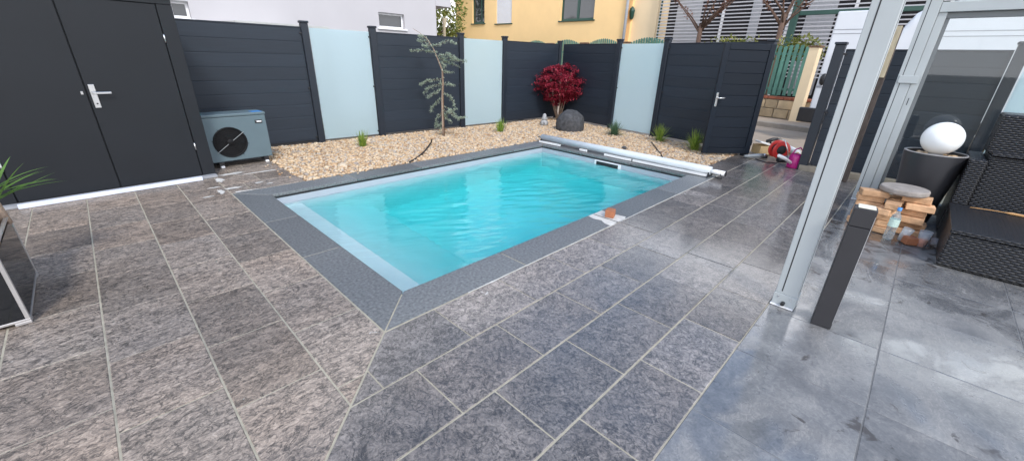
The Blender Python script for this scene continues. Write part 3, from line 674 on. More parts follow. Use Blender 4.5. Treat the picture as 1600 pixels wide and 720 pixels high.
# ================================================================== HEAT PUMP
TP = frame2((-.24,4.70,0), Vector((.80,.05,0)))
pump = thing('heat_pump', (.17,4.9,0), 'grey pool heat pump with round black fan beside the shed', 'heat pump')
body = bx('casing', M_pump, pump, 0,.82,0,.34,.09,.715,.012,TP,3)
bx('lid', M_pump, pump, -.008,.828,-.008,.348,.717,.757,.01,TP,2)
fc = Vector((.295,-.001,.36)); FRd = .205
AX = TP.to_3x3() @ Matrix(((1,0,0),(0,0,-1),(0,1,0)))         # lathe axis out of the face
cw = TP @ fc
rg_ = MB().lathe([(FRd+.012,-.002),(FRd+.012,.010),(FRd-.006,.012),(FRd-.012,-.0)], cw, 40, AX).build('fan_ring', M_pumpd, pump, True)
MB().lathe([(0.0001,.0015),(FRd-.004,.0015)], cw, 40, AX).build('fan_opening', M_pumpd, pump)
gr = MB()
for r_ in (.05,.08,.11,.14,.17,.19):
    pts = [cw + AX @ Vector((r_*math.cos(a), r_*math.sin(a), .012)) for a in [2*math.pi*q/36 for q in range(37)]]
    gr.tube(pts, .0022, 5, False)
gr.build('fan_guard', M_pumpd, pump, True)
for a in (35,125,215,305,170,350):
    d_ = Vector((math.cos(R(a)), math.sin(R(a)), 0))
    MB().tube([cw+AX@(d_*.04+Vector((0,0,.014))), cw+AX@(d_*(FRd+.03)+Vector((0,0,.014)))], .0045 if a in (35,215) else .003, 6).build('guard_spoke', M_tool if a in (35,215) else M_pumpd, pump)
MB().lathe([(.0001,.02),(.035,.018),(.05,.008)], cw, 24, AX).build('fan_hub', M_pumpd, pump, True)
bd = bx('badge', M_mattblack, pump, .665,.765,-.004,-.0005,.595,.645,.0015,TP)
bx('badge_lettering', M_paper, bd, .69,.755,-.0048,-.0041,.612,.632,0,TP); bx('badge_lettering', M_grey, bd, .675,.72,-.0048,-.0041,.6325,.637,0,TP)
bx('film', M_blue, pump, .66,.80,.02,.17,.7572,.7585,0,TP)
for x in (.10,.70): bx('foot', M_white, pump, x,x+.05,-.015,.05,.003,.035,.006,TP)
for x in (.09,.69): bx('foot_rail', M_black, pump, x,x+.07,.0,.34,.036,.0895,.004,TP)

# ================================================================== POOL COVER ROLLER
rol = thing('cover_roller', (5.25,1.5,0), 'pale grey pool cover roll on tube behind the far end of the pool', 'pool cover')
ra, rb = Vector((5.27,3.20,.095)), Vector((5.22,-.27,.095))
MB().tube([ra,rb],.064,20).build('cover_roll', mat('cover_fabric', (.58,.62,.65), .45, var=.05, scale=3), rol, True)
MB().tube([ra+Vector((0,.10,0)), ra],.022,10).build('axle', M_steel, rol, True)
MB().tube([rb, rb+Vector((.0,-.05,0)), rb+Vector((-.01,-.21,.0))],[.026,.036,.036],14).build('axle', M_white, rol, True)
for y, x in ((3.18,5.268),(-.26,5.22)):
    MB().add([(x-.11,y-.008,.004),(x+.11,y-.008,.004),(x+.03,y-.008,.13),(x-.03,y-.008,.13),(x-.11,y+.008,.004),(x+.11,y+.008,.004),(x+.03,y+.008,.13),(x-.03,y+.008,.13)],
        [(0,1,2,3),(7,6,5,4),(0,4,5,1),(1,5,6,2),(2,6,7,3),(3,7,4,0)]).build('bracket', M_black, rol)
for y0, y1 in ((3.18,2.62),(2.15,1.98),(1.6,1.05),(1.02,-.26)):
    MB().box(5.14,5.16,y1,y0,.010,.050).build('hem_bar', M_paper, rol, bevel=.004)
MB().tube([(5.15,-.43,.09),(5.12,-.46,.07),(5.13,-.47,.03),(5.20,-.40,.012),(5.24,-.33,.02)],.006,6).build('strap', M_black, rol, True)
tag(MB().tube([(5.21,-.482,.095),(5.21,-.495,.095)],.038,14).build('end_cap', M_black, rol, True))

# ================================================================== BRICKS, BOTTLE, CUPS
def brick(c, s, rz, mt, label, grp=None, name='brick', tilt=(0,0)):
    m_ = MB(); c = Vector(c)
    rot = Matrix.Rotation(rz,3,'Z') @ Matrix.Rotation(tilt[0],3,'X') @ Matrix.Rotation(tilt[1],3,'Y')
    vs = []
    for a in (-.5,.5):
        for b in (-.5,.5):
            for d in (-.5,.5): vs.append(c + rot @ Vector((a*s[0]*random.uniform(.93,1.05), b*s[1]*random.uniform(.93,1.05), d*s[2]*(1 if d < 0 else random.uniform(.96,1.0)))))
    m_.add(vs, [(0,1,3,2),(4,6,7,5),(0,4,5,1),(2,3,7,6),(0,2,6,4),(1,5,7,3)])
    o = m_.build(name, mt, None, bevel=.007, seg=2)
    W[o] = Matrix.Identity(4); return tag(o, label, 'brick', grp)
brick((2.53,-.17,.046),(.115,.10,.082),.35,M_pile2,'single orange brick piece on white cement at the pool edge')
G_ = 'bricks stacked by the pergola'
bz = .068
cols = [  # y centre, x centre, layers, rz, where
 (-2.20,4.50,6,.12,'left column of the stack'),
 (-2.36,4.40,5,1.45,'middle column of the stack'),
 (-2.56,4.52,6,.05,'right column of the stack'),
 (-2.40,4.62,5,1.6,'back column of the stack'),
]
ordn = ['lowest','second','third','fourth','fifth','topmost']
for yc, xc, nl, rz, where in cols:
    for i in range(nl):
        o = brick((xc+random.uniform(-.045,.03), yc+random.uniform(-.025,.025), .004+bz*(i+.5)), (.125,.23,.064) if abs(rz) < 1 else (.125,.21,.064), rz+random.uniform(-.22,.22), M_pile,
            'sandy reclaimed brick, %s in the %s' % ('topmost' if i == nl-1 else ordn[i]+' up' if i else 'lowest', where), G_)
brick((4.17,-2.60,.045),(.11,.10,.075),.5,M_pile2,'orange half brick on the terrace between the two cups')
disc = MB().lathe([(.0001,0),(.19,0),(.20,.015),(.20,.045),(.192,.058),(.0001,.062)], (4.56,-2.42,.004+bz*6+.002), 36)
tag(disc.build('stone_disc', M_disc, smooth=False, bevel=.004), 'round weathered concrete disc lying on top of the brick stack', 'stone disc')
bt = thing('water_bottle', (4.17,-2.44,0), 'clear plastic water bottle with blue cap in front of the bricks', 'bottle')
MB().lathe([(.0001,.003),(.036,.004),(.041,.02),(.041,.09),(.038,.10),(.041,.115),(.041,.22),(.036,.255),(.016,.295),(.015,.315)], (4.17,-2.44,0), 24).build('bottle_body', M_plastic, bt, True)
MB().lathe([(.0421,.145),(.0421,.225)], (4.17,-2.44,0), 24).build('label_band', M_label, bt, True)
MB().lathe([(.018,.312),(.018,.342),(.0001,.343)], (4.17,-2.44,0), 16).build('cap', M_blue, bt, True)
cp = thing('plastic_cup', (4.23,-2.53,0), 'empty clear plastic cup leaning beside the water bottle', 'cup')
TC_ = Matrix.Translation((4.20,-2.535,0)) @ Matrix.Rotation(.22,4,'X')
MB(TC_).lathe([(.0001,.012),(.03,.012),(.045,.15),(.0435,.15),(.0288,.014),(.0001,.014)],(0,0,0),24).build('cup_wall', M_cup, cp, True)
cp2 = thing('plastic_cup', (4.18,-2.69,0), 'clear plastic cup half full of orange drink', 'cup')
MB().lathe([(.0001,.004),(.034,.004),(.05,.165),(.0485,.165),(.0325,.006),(.0001,.006)],(4.17,-2.69,0),24).build('cup_wall', M_cup, cp2, True)
MB().lathe([(.0001,.008),(.0318,.008),(.0405,.085),(.0001,.085)],(4.17,-2.69,0),24).build('drink', M_juice, cp2, True)
rg2 = MB(); random.seed(5)
pts = [(4.25+random.uniform(-.07,.07), -2.79+random.uniform(-.05,.05), .01+random.random()*.05) for _ in range(40)]
for a, b, c_ in zip(pts[::3], pts[1::3], pts[2::3]): rg2.add([a,b,c_], [(0,1,2)])
def lump(name, c, s, mt, label, cat, seed, amp=.25, sub=3, smooth=True, flatb=True, parent=None):
    import bmesh
    b_ = bmesh.new(); bmesh.ops.create_icosphere(b_, subdivisions=sub, radius=1)
    for v in b_.verts:
        n_ = noise.noise(v.co*1.7+Vector((seed,0,0)))*amp + noise.noise(v.co*5+Vector((0,seed,0)))*amp*.4
        v.co *= 1+n_; v.co = Vector((v.co.x*s[0], v.co.y*s[1], v.co.z*s[2]))
        if flatb and v.co.z < -s[2]*.3: v.co.z = -s[2]*.3
        v.co += Vector(c)
    me = bpy.data.meshes.new(name); b_.to_mesh(me); b_.free(); me.materials.append(mt)
    if smooth: me.polygons.foreach_set('use_smooth', [True]*len(me.polygons))
    o = bpy.data.objects.new(name, me); COL.objects.link(o); W[o] = Matrix.Identity(4)
    if parent is not None: setparent(o, parent)
    if label: tag(o, label, cat)
    return o
lump('rag', (4.32,-2.80,.018), (.10,.05,.05), mat('grey_cloth', (.22,.21,.22), .9, var=.3, scale=20), 'crumpled grey rag beside the orange drink', 'rag', 3, .5)

# ================================================================== PERGOLA, GLASS WALL, BOLLARD, TIMBER
pg = thing('pergola', (1.95,-2.0,0), 'light grey aluminium pergola with grooved post and glass end wall', 'pergola')
ptop = 2.62
def perg_post(x0, x1, y0, y1, top):
    o = bx('post', M_alu, pg, x0,x1,y0,y1,.10,top,.003)
    gy = y1-.036
    bx('groove', M_mattblack, o, x0-.0012,x0+.001,gy-.007,gy,.12,top-.02,0)
    bx('groove', M_mattblack, o, x0+.05,x0+.056,y0-.0012,y0+.001,.12,top-.02,0)
    f_ = bx('foot', M_alu, o, x0-.004,x1+.004,y0-.004,y1+.004,.012,.10,.003)
    for yy in (y0+.03,y1-.03): MB().tube([(x0-.004,yy,.075),(x0-.009,yy,.075)],.006,8).build('screw', M_steel, f_)
    MB().tube([(x0-.004,(y0+y1)/2,.035),(x0-.035,(y0+y1)/2,.035)],.013,10).build('bolt', M_black, f_)
    MB().prism([(x0-.018,y0+.0),(x1+.01,y0+.0),(x1+.01,y1+.008),(x0-.018,y1+.008)],.002,.0115).build('base_plate', M_white, f_, bevel=.002)
    return o
perg_post(1.90,2.03,-2.075,-1.94,ptop)
p2 = perg_post(5.62,5.75,-2.115,-1.98,2.40)
bx('latch_plate', M_alu, p2, 5.600,5.6195,-2.17,-1.995,1.46,1.545,.004)
bx('slot', M_mattblack, p2, 5.6185,5.6205,-2.155,-2.147,1.22,1.30,0)
bx('jamb', M_alu, pg, 5.64,5.74,-2.19,-2.1175,.02,2.30,.003)
bx('front_beam', M_alu, pg, -3.0,5.75,-2.10,-1.96,2.64,2.80,.004)
bx('end_beam', M_alu, pg, 5.62,5.75,-5.2,-2.1175,2.20,2.30,.004)
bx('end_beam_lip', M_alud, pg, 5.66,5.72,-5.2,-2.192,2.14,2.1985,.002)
bx('end_beam_top', M_white, pg, 5.66,5.70,-5.2,-2.12,2.315,2.335,.002)
bx('upper_frame', M_alu, pg, 5.63,5.74,-5.2,-1.98,2.41,2.62,.004)
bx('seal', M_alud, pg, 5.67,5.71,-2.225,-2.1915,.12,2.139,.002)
pn_ = bx('glass_pane', M_glass, pg, 5.684,5.692,-5.2,-2.226,.12,2.139,0)
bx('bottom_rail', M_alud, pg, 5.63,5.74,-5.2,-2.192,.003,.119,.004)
bol = thing('bollard_light', (1.855,-2.245,0), 'dark square bollard light with pale top, standing beside the pergola post', 'bollard')
TBo = frame2((1.865,-2.247,0), (1,.1,0))
bx('body', M_bollard, bol, -.05,.05,-.055,.055,.003,.72,.003,TBo)
bx('head', M_bollard, bol, -.05,.05,-.055,.055,.724,.838,.003,TBo)
bx('diffuser', mat('diffuser', (.70,.69,.58), .4), bol, -.04,.044,-.045,.04,.8385,.846,.003,TBo)
bx('edge_strip', M_steel, bol, -.052,-.0502,-.0545,-.0515,.05,.80,0,TBo)
tb = thing('timber_plank', (6.64,-1.765,0), 'weathered timber post standing between pergola post and dark fence', 'timber')
TT = frame2((6.64,-1.765,0), (1,0,0))
MB(TT).box(-.06,.06,-.035,.035,.003,2.13).build('plank_core', M_timberD, tb, bevel=.004)
MB(TT).box(-.075,-.0605,-.030,.035,1.5,2.14).build('pale_face', M_timberL, tb, bevel=.003)

# ================================================================== RATTAN FURNITURE
ot = thing('rattan_ottoman', (4.25,-3.5,0), 'low black rattan ottoman with shiny woven top at the right edge', 'ottoman')
bx('frame', M_rattan, ot, 3.72,4.78,-4.15,-2.80,.012,.315,.012,None,2)
bx('top', M_rattan, ot, 3.71,4.79,-4.16,-2.79,.317,.355,.012,None,3)
for x in (3.78,4.72):
    for y in (-4.09,-2.86): bx('foot', M_black, ot, x-.02,x+.02,y-.02,y+.02,0.0005,.0118,0)
so2 = thing('rattan_sofa', (5.2,-3.5,0), 'black rattan sofa with high back behind the ottoman', 'sofa')
bx('armrest', M_rattan, so2, 4.86,5.52,-2.925,-2.795,.012,.80,.018,None,3)
bx('base', M_rattan, so2, 4.95,5.52,-4.3,-2.927,.012,.84,.015,None,2)
bx('seat_edge', M_rattan, so2, 4.93,5.08,-4.3,-2.93,.842,.875,.010,None,2)
bx('backrest', M_rattan, so2, 5.09,5.50,-4.3,-2.90,.842,1.23,.02,None,3)
for x in (4.95,5.45):
    for y in (-2.86,-4.2): bx('foot', M_black, so2, x-.02,x+.02,y-.02,y+.02,0.0005,.0118,0)
MB_ = MB()
cpts = [(4.66+.03*math.sin(t*5), -2.93-1.1*t, .366+.004*math.sin(t*9)) for t in [i/24 for i in range(25)]]
tag(MB_.tube(cpts, [.004]*6+[.012]*19, 8).build('cord', M_strap, smooth=True), 'tan cord lying along the back of the rattan ottoman', 'cord')

# tall pot with globe lamp
pc = Vector((5.12,-2.55,0))
pt = thing('round_planter', pc, 'tall tapered charcoal planter in front of the glass wall', 'planter')
MB().lathe([(.0001,.002),(.165,.002),(.17,.01),(.262,.77),(.262,.785),(.240,.785),(.236,.74),(.0001,.74)], pc, 40).build('planter_wall', M_pot, pt, True).modifiers.new('es','EDGE_SPLIT')
MB().lathe([(.2625,.786),(.2625,.792),(.2385,.792),(.2385,.786)], pc, 40).build('rim', mat('planter_rim', (.30,.29,.28), .6), pt, True)
np.random.seed(11); a_ = np.random.uniform(0,2*np.pi,140); q_ = .22*np.sqrt(np.random.random(140))
tag(pebbles(np.column_stack([pc.x+q_*np.cos(a_), pc.y+q_*np.sin(a_)]), .02, 'planter_gravel', M_peb, .745, pt), kind='stuff')
gb = MB(); n_ = 24; rr = .17
gb.lathe([(max(.0001,rr*math.sin(math.pi*i/n_)), -rr*math.cos(math.pi*i/n_)) for i in range(n_+1)], (pc.x,pc.y,.938), 36)
gl_ = thing('globe_lamp', (pc.x,pc.y,.77), 'white globe lamp sitting in the tall charcoal planter', 'lamp')
gb.build('globe', M_lamp, gl_, True)
MB().tube([(pc.x,pc.y,.755),(pc.x,pc.y,.785)],.06,20).build('socket', M_grey, gl_, True)

# ================================================================== SQUARE PLANTER WITH PALM (left edge)
sp = thing('square_planter', (-2.2,1.58,0), 'black glass square planter with pale metal edges at the left edge', 'planter')
qx0, qx1, qy0, qy1, qh = -2.54,-1.86,1.24,2.06,.48
bx('glass_side', M_pblk, sp, qx0+.02,qx1-.02,qy0+.004,qy0+.012,.04,qh-.02,0); bx('glass_side', M_pblk, sp, qx1-.012,qx1-.004,qy0+.02,qy1-.02,.04,qh-.02,0)
bx('glass_side', M_pblk, sp, qx0+.02,qx1-.02,qy1-.012,qy1-.004,.04,qh-.02,0); bx('glass_side', M_pblk, sp, qx0+.004,qx0+.012,qy0+.02,qy1-.02,.04,qh-.02,0)
M_edge = mat('pale_metal_edge', (.50,.48,.47), .35, .6)
for x in (qx0,qx1-.02):
    for y in (qy0,qy1-.02): bx('corner_post', M_edge, sp, x,x+.02,y,y+.02,.036,qh-.0005,.002)
for z0, z1 in ((.02,.0355),(qh,qh+.012)):
    bx('edge_rail', M_edge, sp, qx0,qx1,qy0,qy0+.02,z0,z1,.002); bx('edge_rail', M_edge, sp, qx0,qx1,qy1-.02,qy1,z0,z1,.002)
    bx('edge_rail', M_edge, sp, qx0,qx0+.02,qy0+.021,qy1-.021,z0,z1,.002); bx('edge_rail', M_edge, sp, qx1-.02,qx1,qy0+.021,qy1-.021,z0,z1,.002)
for x in (qx0,qx1-.07):
    for y in (qy0,qy1-.07): bx('foot', M_edge, sp, x,x+.07,y,y+.07,.0015,.0195,.002)
bx('liner', M_mattblack, sp, qx0+.03,qx1-.03,qy0+.03,qy1-.03,.03,.40,.0)
bx('soil', M_soil, sp, qx0+.031,qx1-.031,qy0+.031,qy1-.031,.401,.43,.0)
np.random.seed(12); pp = np.column_stack([np.random.uniform(qx0+.05,qx1-.05,900), np.random.uniform(qy0+.22,qy1-.05,900)])
hm = np.clip(1-np.hypot(pp[:,0]+2.0, pp[:,1]-1.9)/.42, 0, 1)*.14
pb = pebbles(pp, .02, 'planter_gravel', M_peb, .435, sp); tag(pb, kind='stuff')
co = np.empty(len(pb.data.vertices)*3, np.float32); pb.data.vertices.foreach_get('co', co); co = co.reshape(-1,3); co[:,2] += np.repeat(hm,12); pb.data.vertices.foreach_set('co', co.ravel())
def blade(mb, base, d, L, w, droop, n=6, twist=0.0):
    d = Vector(d).normalized(); side = d.cross(Vector((0,0,1)))
    side = side.normalized() if side.length > .01 else Vector((1,0,0)); p = Vector(base); vs = []
    for i in range(n+1):
        t = i/n; ww = w*(1-t**2.2)*(.55+.45*min(1,t*5))
        vs += [p-side*ww/2, p+side*ww/2]
        d = (d+Vector((0,0,-droop/n))).normalized(); p = p+d*(L/n)
    mb.add(vs, [(2*i,2*i+1,2*i+3,2*i+2) for i in range(n)])
PC = Vector((-1.90,2.0,0)); palm = thing('palm_plant', (PC.x,PC.y,.45), 'green spiky palm growing in the black square planter', 'palm')
random.seed(3)
for i in range(46):
    m_ = MB(); az = i*2.4; el = R(random.uniform(5,80))
    blade(m_, (PC.x+.03*math.cos(az),PC.y+.03*math.sin(az),.60+random.uniform(0,.10)), (math.cos(az)*math.cos(el), math.sin(az)*math.cos(el), math.sin(el)), random.uniform(.26,.40), .027, random.uniform(.15,.6), 7)
    m_.build('leaf', M_palm, palm)
MB().tube([(PC.x,PC.y,.44),(PC.x,PC.y,.61)],[.05,.035],10).build('trunk', M_bark, palm, True)

# ================================================================== GARDEN PLANTS
def tuft(px, py, n, h, spread, mt, label, seed):
    random.seed(seed); b = gnd(px, py); m_ = MB()
    for i in range(n):
        az = random.uniform(0,2*math.pi); el = R(90-abs(random.gauss(0,spread)))
        q = Vector((b.x+random.gauss(0,.025), b.y+random.gauss(0,.025), -.01))
        blade(m_, q, (math.cos(az)*math.cos(el), math.sin(az)*math.cos(el), math.sin(el)), h*random.uniform(.6,1.1), .014, random.uniform(.2,1.0), 5)
    root = thing('grass_tuft', b, label, 'grass'); m_.build('blades', mt, root)
tuft(567,229,85,.33,20,M_grass,'small grass tuft in front of the first frosted glass panel',1)
tuft(782,206,110,.34,26,M_grass,'yellow green grass tuft in front of the middle glass panel',2)
tuft(960,211,300,.36,48,M_grassb,'wide blue green grass cushion between boulder and glass panel',3)
tuft(1030,221,130,.40,28,M_grass,'bright grass tuft at the foot of the post beside the glass panel',4)
tuft(1084,235,170,.46,30,M_grass,'tall bright grass tuft beside the open gate',5)
# maple
random.seed(21)
mp_ = gnd(872,188)
maple = thing('japanese_maple', mp_, 'red leaved maple shrub in the fence corner behind the boulder', 'maple')
cen = mp_ + Vector((.0,.0,.95))
bs = []
for i in range(9):
    az = i*.7+.3; tip = cen + Vector((math.cos(az)*.42, math.sin(az)*.42, random.uniform(-.1,.35)))
    mid = mp_.lerp(tip,.45)+Vector((random.uniform(-.05,.05),random.uniform(-.05,.05),.08))
    MB().tube([mp_+Vector((math.cos(az)*.03,math.sin(az)*.03,-.02)), mid, tip],[.017,.010,.004],7).build('stem', M_bark, maple, True); bs.append((mid,tip))
pos = []
while len(pos) < 11500:
    v = Vector((random.uniform(-1,1),random.uniform(-1,1),random.uniform(-1,1)))
    if not .12 < v.length < 1 or noise.noise(v*2.0+Vector((4,0,0))) < -.34: continue
    sq = .70 if v.z > -.2 else .70*(1+(v.z+.2)*.72)
    c_ = cen+Vector((v.x*sq, v.y*sq, v.z*.54+.03+.07*noise.noise(v*3))); q_ = random.uniform(.05,.13); out = Vector((v.x,v.y,0))*.10
    for _ in range(random.randint(14,34)):           # one spray: a shallow drooping fan of leaves
        a_ = random.uniform(0,6.283); r_ = q_*math.sqrt(random.random()); o_ = Vector((math.cos(a_)*r_, math.sin(a_)*r_, -.35*r_+random.gauss(0,.012)))
        pos.append(c_+o_+out*random.random())
def leaves(pos, L, w, mt, name, parent, droop=.25, flat=.5, fold=True):
    n = len(pos); P0 = np.array([tuple(p) for p in pos])
    a = np.random.uniform(0,2*np.pi,n); e_ = np.random.normal(-droop, flat, n)
    d = np.stack([np.cos(a)*np.cos(e_), np.sin(a)*np.cos(e_), np.sin(e_)],1)
    s_ = np.stack([-np.sin(a), np.cos(a), np.random.normal(0,.35,n)],1); s_ /= np.linalg.norm(s_,axis=1)[:,None]
    ll = L*np.random.uniform(.65,1.25,n)[:,None]; ww = w*np.random.uniform(.7,1.2,n)[:,None]
    Vv = np.stack([P0, P0+d*ll*.45+s_*ww, P0+d*ll, P0+d*ll*.45-s_*ww],1).reshape(-1,3)
    return np_obj(name, Vv, np.arange(4*n).reshape(n,4), mt, parent)
np.random.seed(5)
leaves(pos, .080, .015, M_maple, 'crown', maple, .40, .40)
# boulder
bp = gnd(890,203)
lump('boulder', (bp.x,bp.y,.11), (.37,.35,.38), M_lava, 'round dark lava boulder on the gravel in front of the red maple', 'boulder', 6, .07, 5)
# little stone lantern figure
lp = gnd(850,196)
ln = thing('stone_lantern', lp, 'small pale stone figure on the gravel left of the boulder', 'stone figure')
M_ls = mat('pale_stone', (.36,.36,.36), .9, var=.3, scale=25, bump=.4)
MB().lathe([(.0001,.0),(.095,.0),(.10,.05),(.095,.11),(.06,.14),(.0001,.145)], lp, 14).build('base', M_ls, ln, True)
MB().lathe([(.0001,.14),(.065,.145),(.085,.165),(.05,.23),(.045,.275),(.02,.30),(.0001,.305)], lp, 14).build('head', M_ls, ln, True)
for a in (0,1.57,3.14,4.71): MB().lathe([(.0001,.0),(.022,.0),(.024,.01)], lp+Vector((.097*math.cos(a+3.8),.097*math.sin(a+3.8),.06)), 10, Matrix.Rotation(a+3.8,3,'Z')@Matrix.Rotation(1.57,3,'Y')).build('opening', M_mattblack, ln)
# cedar
random.seed(33); cb_ = gnd(692,213)
ced = thing('blue_cedar', cb_, 'slender blue green weeping cedar in front of the board fence', 'cedar')
hr = Vector((rt0.x, rt0.y, 0)); dp = Vector((fw.x, fw.y, 0)).normalized()
def cpx(x, y, depth=0.0):      # a point on the tree's own upright plane, plus a depth of its own
    d = ray(x, y); t = ((cb_-CAM).dot(dp)+depth)/d.dot(dp); return CAM + d*t
trunk = [cpx(693,216),cpx(692,190),cpx(691,160),cpx(692,130),cpx(691,110,.02),cpx(685,95,.03),cpx(678,78,.04),cpx(668,62,.05),cpx(655,51,.06),cpx(645,45,.06)]
MB().tube(trunk,[.026,.024,.022,.020,.016,.012,.010,.008,.005,.003],8).build('trunk', M_bark, ced, True)
MB().tube([cpx(694.5,214,-.03),cpx(692.5,150,-.03),cpx(692,112,-.02)],.008,6).build('stake', M_brownwd, ced, True)
br = [[(690,98),(710,94),(727,97)],[(684,88),(700,85),(710,90)],[(681,82),(660,79),(640,80)],[(676,73),(690,69),(700,63),(711,69)],[(668,65),(660,66),(654,63)],[(663,58),(655,57)],[(687,92),(700,99),(716,104)],
 [(690,92),(705,91),(716,93)],[(672,69),(666,74),(660,71)],[(692,112),(700,114),(708,113)],[(691,123),(675,126),(664,128),(657,133)],[(691,130),(680,134),(668,138),(663,146)],[(692,132),(700,132),(709,134)],[(691,138),(680,146),(668,152)],
 [(693,145),(703,152),(709,160),(711,168)],[(691,152),(682,160),(676,168),(673,175)],[(693,165),(703,172),(712,182)],[(694,172),(706,178),(715,185),(726,183)],[(692,178),(700,186),(705,192)],[(690,176),(683,184),(681,192),(683,200)],[(692,190),(687,198),(690,212)],[(691,100),(696,104),(690,108)],[(694,185),(700,176),(712,170)]]
ned = []
for q in br:
    dz = random.uniform(-.28,.28); pts = [cpx(x,y,dz*(i/(len(q)-1))) for i,(x,y) in enumerate(q)]
    f_ = []
    for i in range(len(pts)-1):
        for t in range(8): f_.append(pts[i].lerp(pts[i+1], t/8))
    f_.append(pts[-1])
    MB().tube(f_, [.006*(1-.7*i/len(f_)) for i in range(len(f_))], 5).build('branch', M_barkd, ced, True)
    L_ = sum((pts[i+1]-pts[i]).length for i in range(len(pts)-1))
    for _ in range(int(140*L_)):
        c_ = random.choice(f_) + Vector((random.gauss(0,.020),random.gauss(0,.020),random.gauss(0,.012)))
        for z_ in range(6): ned.append(c_)
leaves(ned, .038, .0045, M_cedar, 'crown', ced, -.2, .6)
# irrigation hoses
def hose(pts, name, label, r_=.012):
    tag(MB().tube(pts, r_, 8).build(name, M_hose, smooth=True), label, 'hose')
h0 = [gnd(x,y,.015) for x,y in [(640,253),(648,249),(656,243),(664,236)]]+[gnd(670,228,.03),gnd(674,222,.06), gnd(675,218,.14)]
hose(h0, 'irrigation_hose', 'black hose curving out of the gravel beside the cedar', .014)
hose([gnd(1018,222,.03)]+[gnd(x,y,.02) for x,y in [(1024,230),(1031,239),(1037,248)]], 'irrigation_hose', 'thin black hose on the gravel behind the cover roll', .010)
lump('cobble', (gnd(975,233)+Vector((0,0,.02))), (.06,.05,.04), M_lava, 'dark cobble lying on the gravel behind the cover roll', 'stone', 8, .2, 2)

# ================================================================== CLUTTER IN THE GATEWAY
reel = thing('cable_reel', gnd(1213,250), 'red cable reel standing in the gateway', 'cable reel', )
c0_ = gnd(1213,249); ax_ = Vector((.75,.66,0)).normalized(); QA = Matrix((Vector((0,0,1)).cross(ax_), Vector((0,0,1)), ax_)).transposed()
for s_ in (-.075,.075):
    fl_ = MB().lathe([(.085,-.006),(.155,-.006),(.16,.0),(.155,.006),(.085,.006),(.085,-.006)], c0_+ax_*s_+Vector((0,0,.185)), 28, QA).build('flange', M_red, reel, True)
    MB().lathe([(.0001,-.004),(.084,-.004),(.084,.004),(.0001,.004)], c0_+ax_*s_+Vector((0,0,.185)), 20, QA).build('hub', M_rubber, fl_, True)
MB().lathe([(.10,-.068),(.11,0),(.10,.068)], c0_+Vector((0,0,.185)), 24, QA).build('cable', M_rubber, reel, True)
e_ = Vector((0,0,1)).cross(ax_)
MB().tube([c0_+e_*-.16+ax_*.1+Vector((0,0,.005)), c0_+e_*-.10+ax_*.10+Vector((0,0,.18)), c0_+e_*0+ax_*.10+Vector((0,0,.37)), c0_+e_*0-ax_*.10+Vector((0,0,.37)), c0_+e_*-.10-ax_*.10+Vector((0,0,.18)), c0_+e_*-.16-ax_*.1+Vector((0,0,.005))],.009,8).build('stand', M_steel, reel, True)
cc = gnd(1239,262)
can = thing('watering_can', cc, 'magenta plastic watering can beside the right gate post', 'watering can')
MB().lathe([(.0001,.002),(.105,.002),(.112,.02),(.10,.20),(.085,.235),(.075,.235),(.09,.19),(.0001,.19)], cc, 24).build('can_body', M_pink, can, True)
e2 = Vector((rt0.x,rt0.y,0)).normalized()
MB().tube([cc+e2*-.085+Vector((0,0,.22)), cc+e2*-.05+Vector((0,0,.31)), cc+e2*.03+Vector((0,0,.345)), cc+e2*.085+Vector((0,0,.29)), cc+e2*.09+Vector((0,0,.2))],.012,8).build('handle', M_pink, can, True)
MB().tube([cc+e2*.09+Vector((0,0,.05)), cc+e2*.16+Vector((0,0,.16)), cc+e2*.20+Vector((0,0,.25))],[.025,.017,.013],10).build('spout', M_pink, can, True)
TBx = frame2(gnd(1193,240), (.72,-.69,0))
cbx = thing('cardboard_box', gnd(1193,240), 'open cardboard box behind the red cable reel', 'box')
for a in [(-.18,.18,-.14,-.134),(-.18,.18,.134,.14),(-.18,-.174,-.133,.133),(.174,.18,-.133,.133)]: bx('side', M_card, cbx, *a, .004,.17,.001,TBx)
bx('bottom', M_card, cbx, -.173,.173,-.133,.133,.004,.01,0,TBx)
MB(TBx).obox((-.02,.02,.20),(.30,.20,.035),Matrix.Rotation(.25,3,'Y')).build('contents', M_paper, cbx, bevel=.01)
ct = thing('power_tool', gnd(1190,241), 'black and grey power tool on top of the cardboard box', 'tool')
MB(TBx).tube([(-.02,-.02,.245),(.10,-.02,.285),(.20,-.0,.29)],[.03,.035,.028],12).build('motor', M_black, ct, True)
MB(TBx).tube([(.06,-.02,.25),(.05,-.05,.21)],.018,8).build('grip', M_rubber, ct, True)
MB(TBx).tube([(.20,0,.29),(.26,.0,.295)],[.012,.01],8).build('chuck', M_steel, ct, True)
g1, g2 = gnd(1163,244,.05), gnd(1192,243,.05)
tg = thing('angle_grinder', (g1+g2)/2-Vector((0,0,.05)), 'grey angle grinder lying beside the gate hinge', 'tool')
MB().tube([g1, g1.lerp(g2,.4), g1.lerp(g2,.75), g2],[.022,.032,.04,.034],12).build('grinder_body', M_tool, tg, True)
MB().tube([g2, g2+(g2-g1).normalized()*.07],[.034,.03],12).build('gear_head', M_steel, tg, True)
MB().tube([g2+(g2-g1).normalized()*.04-Vector((0,0,.005)), g2+(g2-g1).normalized()*.04-Vector((0,0,.047))],[.055,.06],16).build('disc_guard', M_black, tg, True)
s0, s1_ = gnd(1205,241,.26), gnd(1236,252,.12)
wt = thing('white_tube', s0-Vector((0,0,.26)), 'white plastic tube leaning against the red cable reel', 'tube')
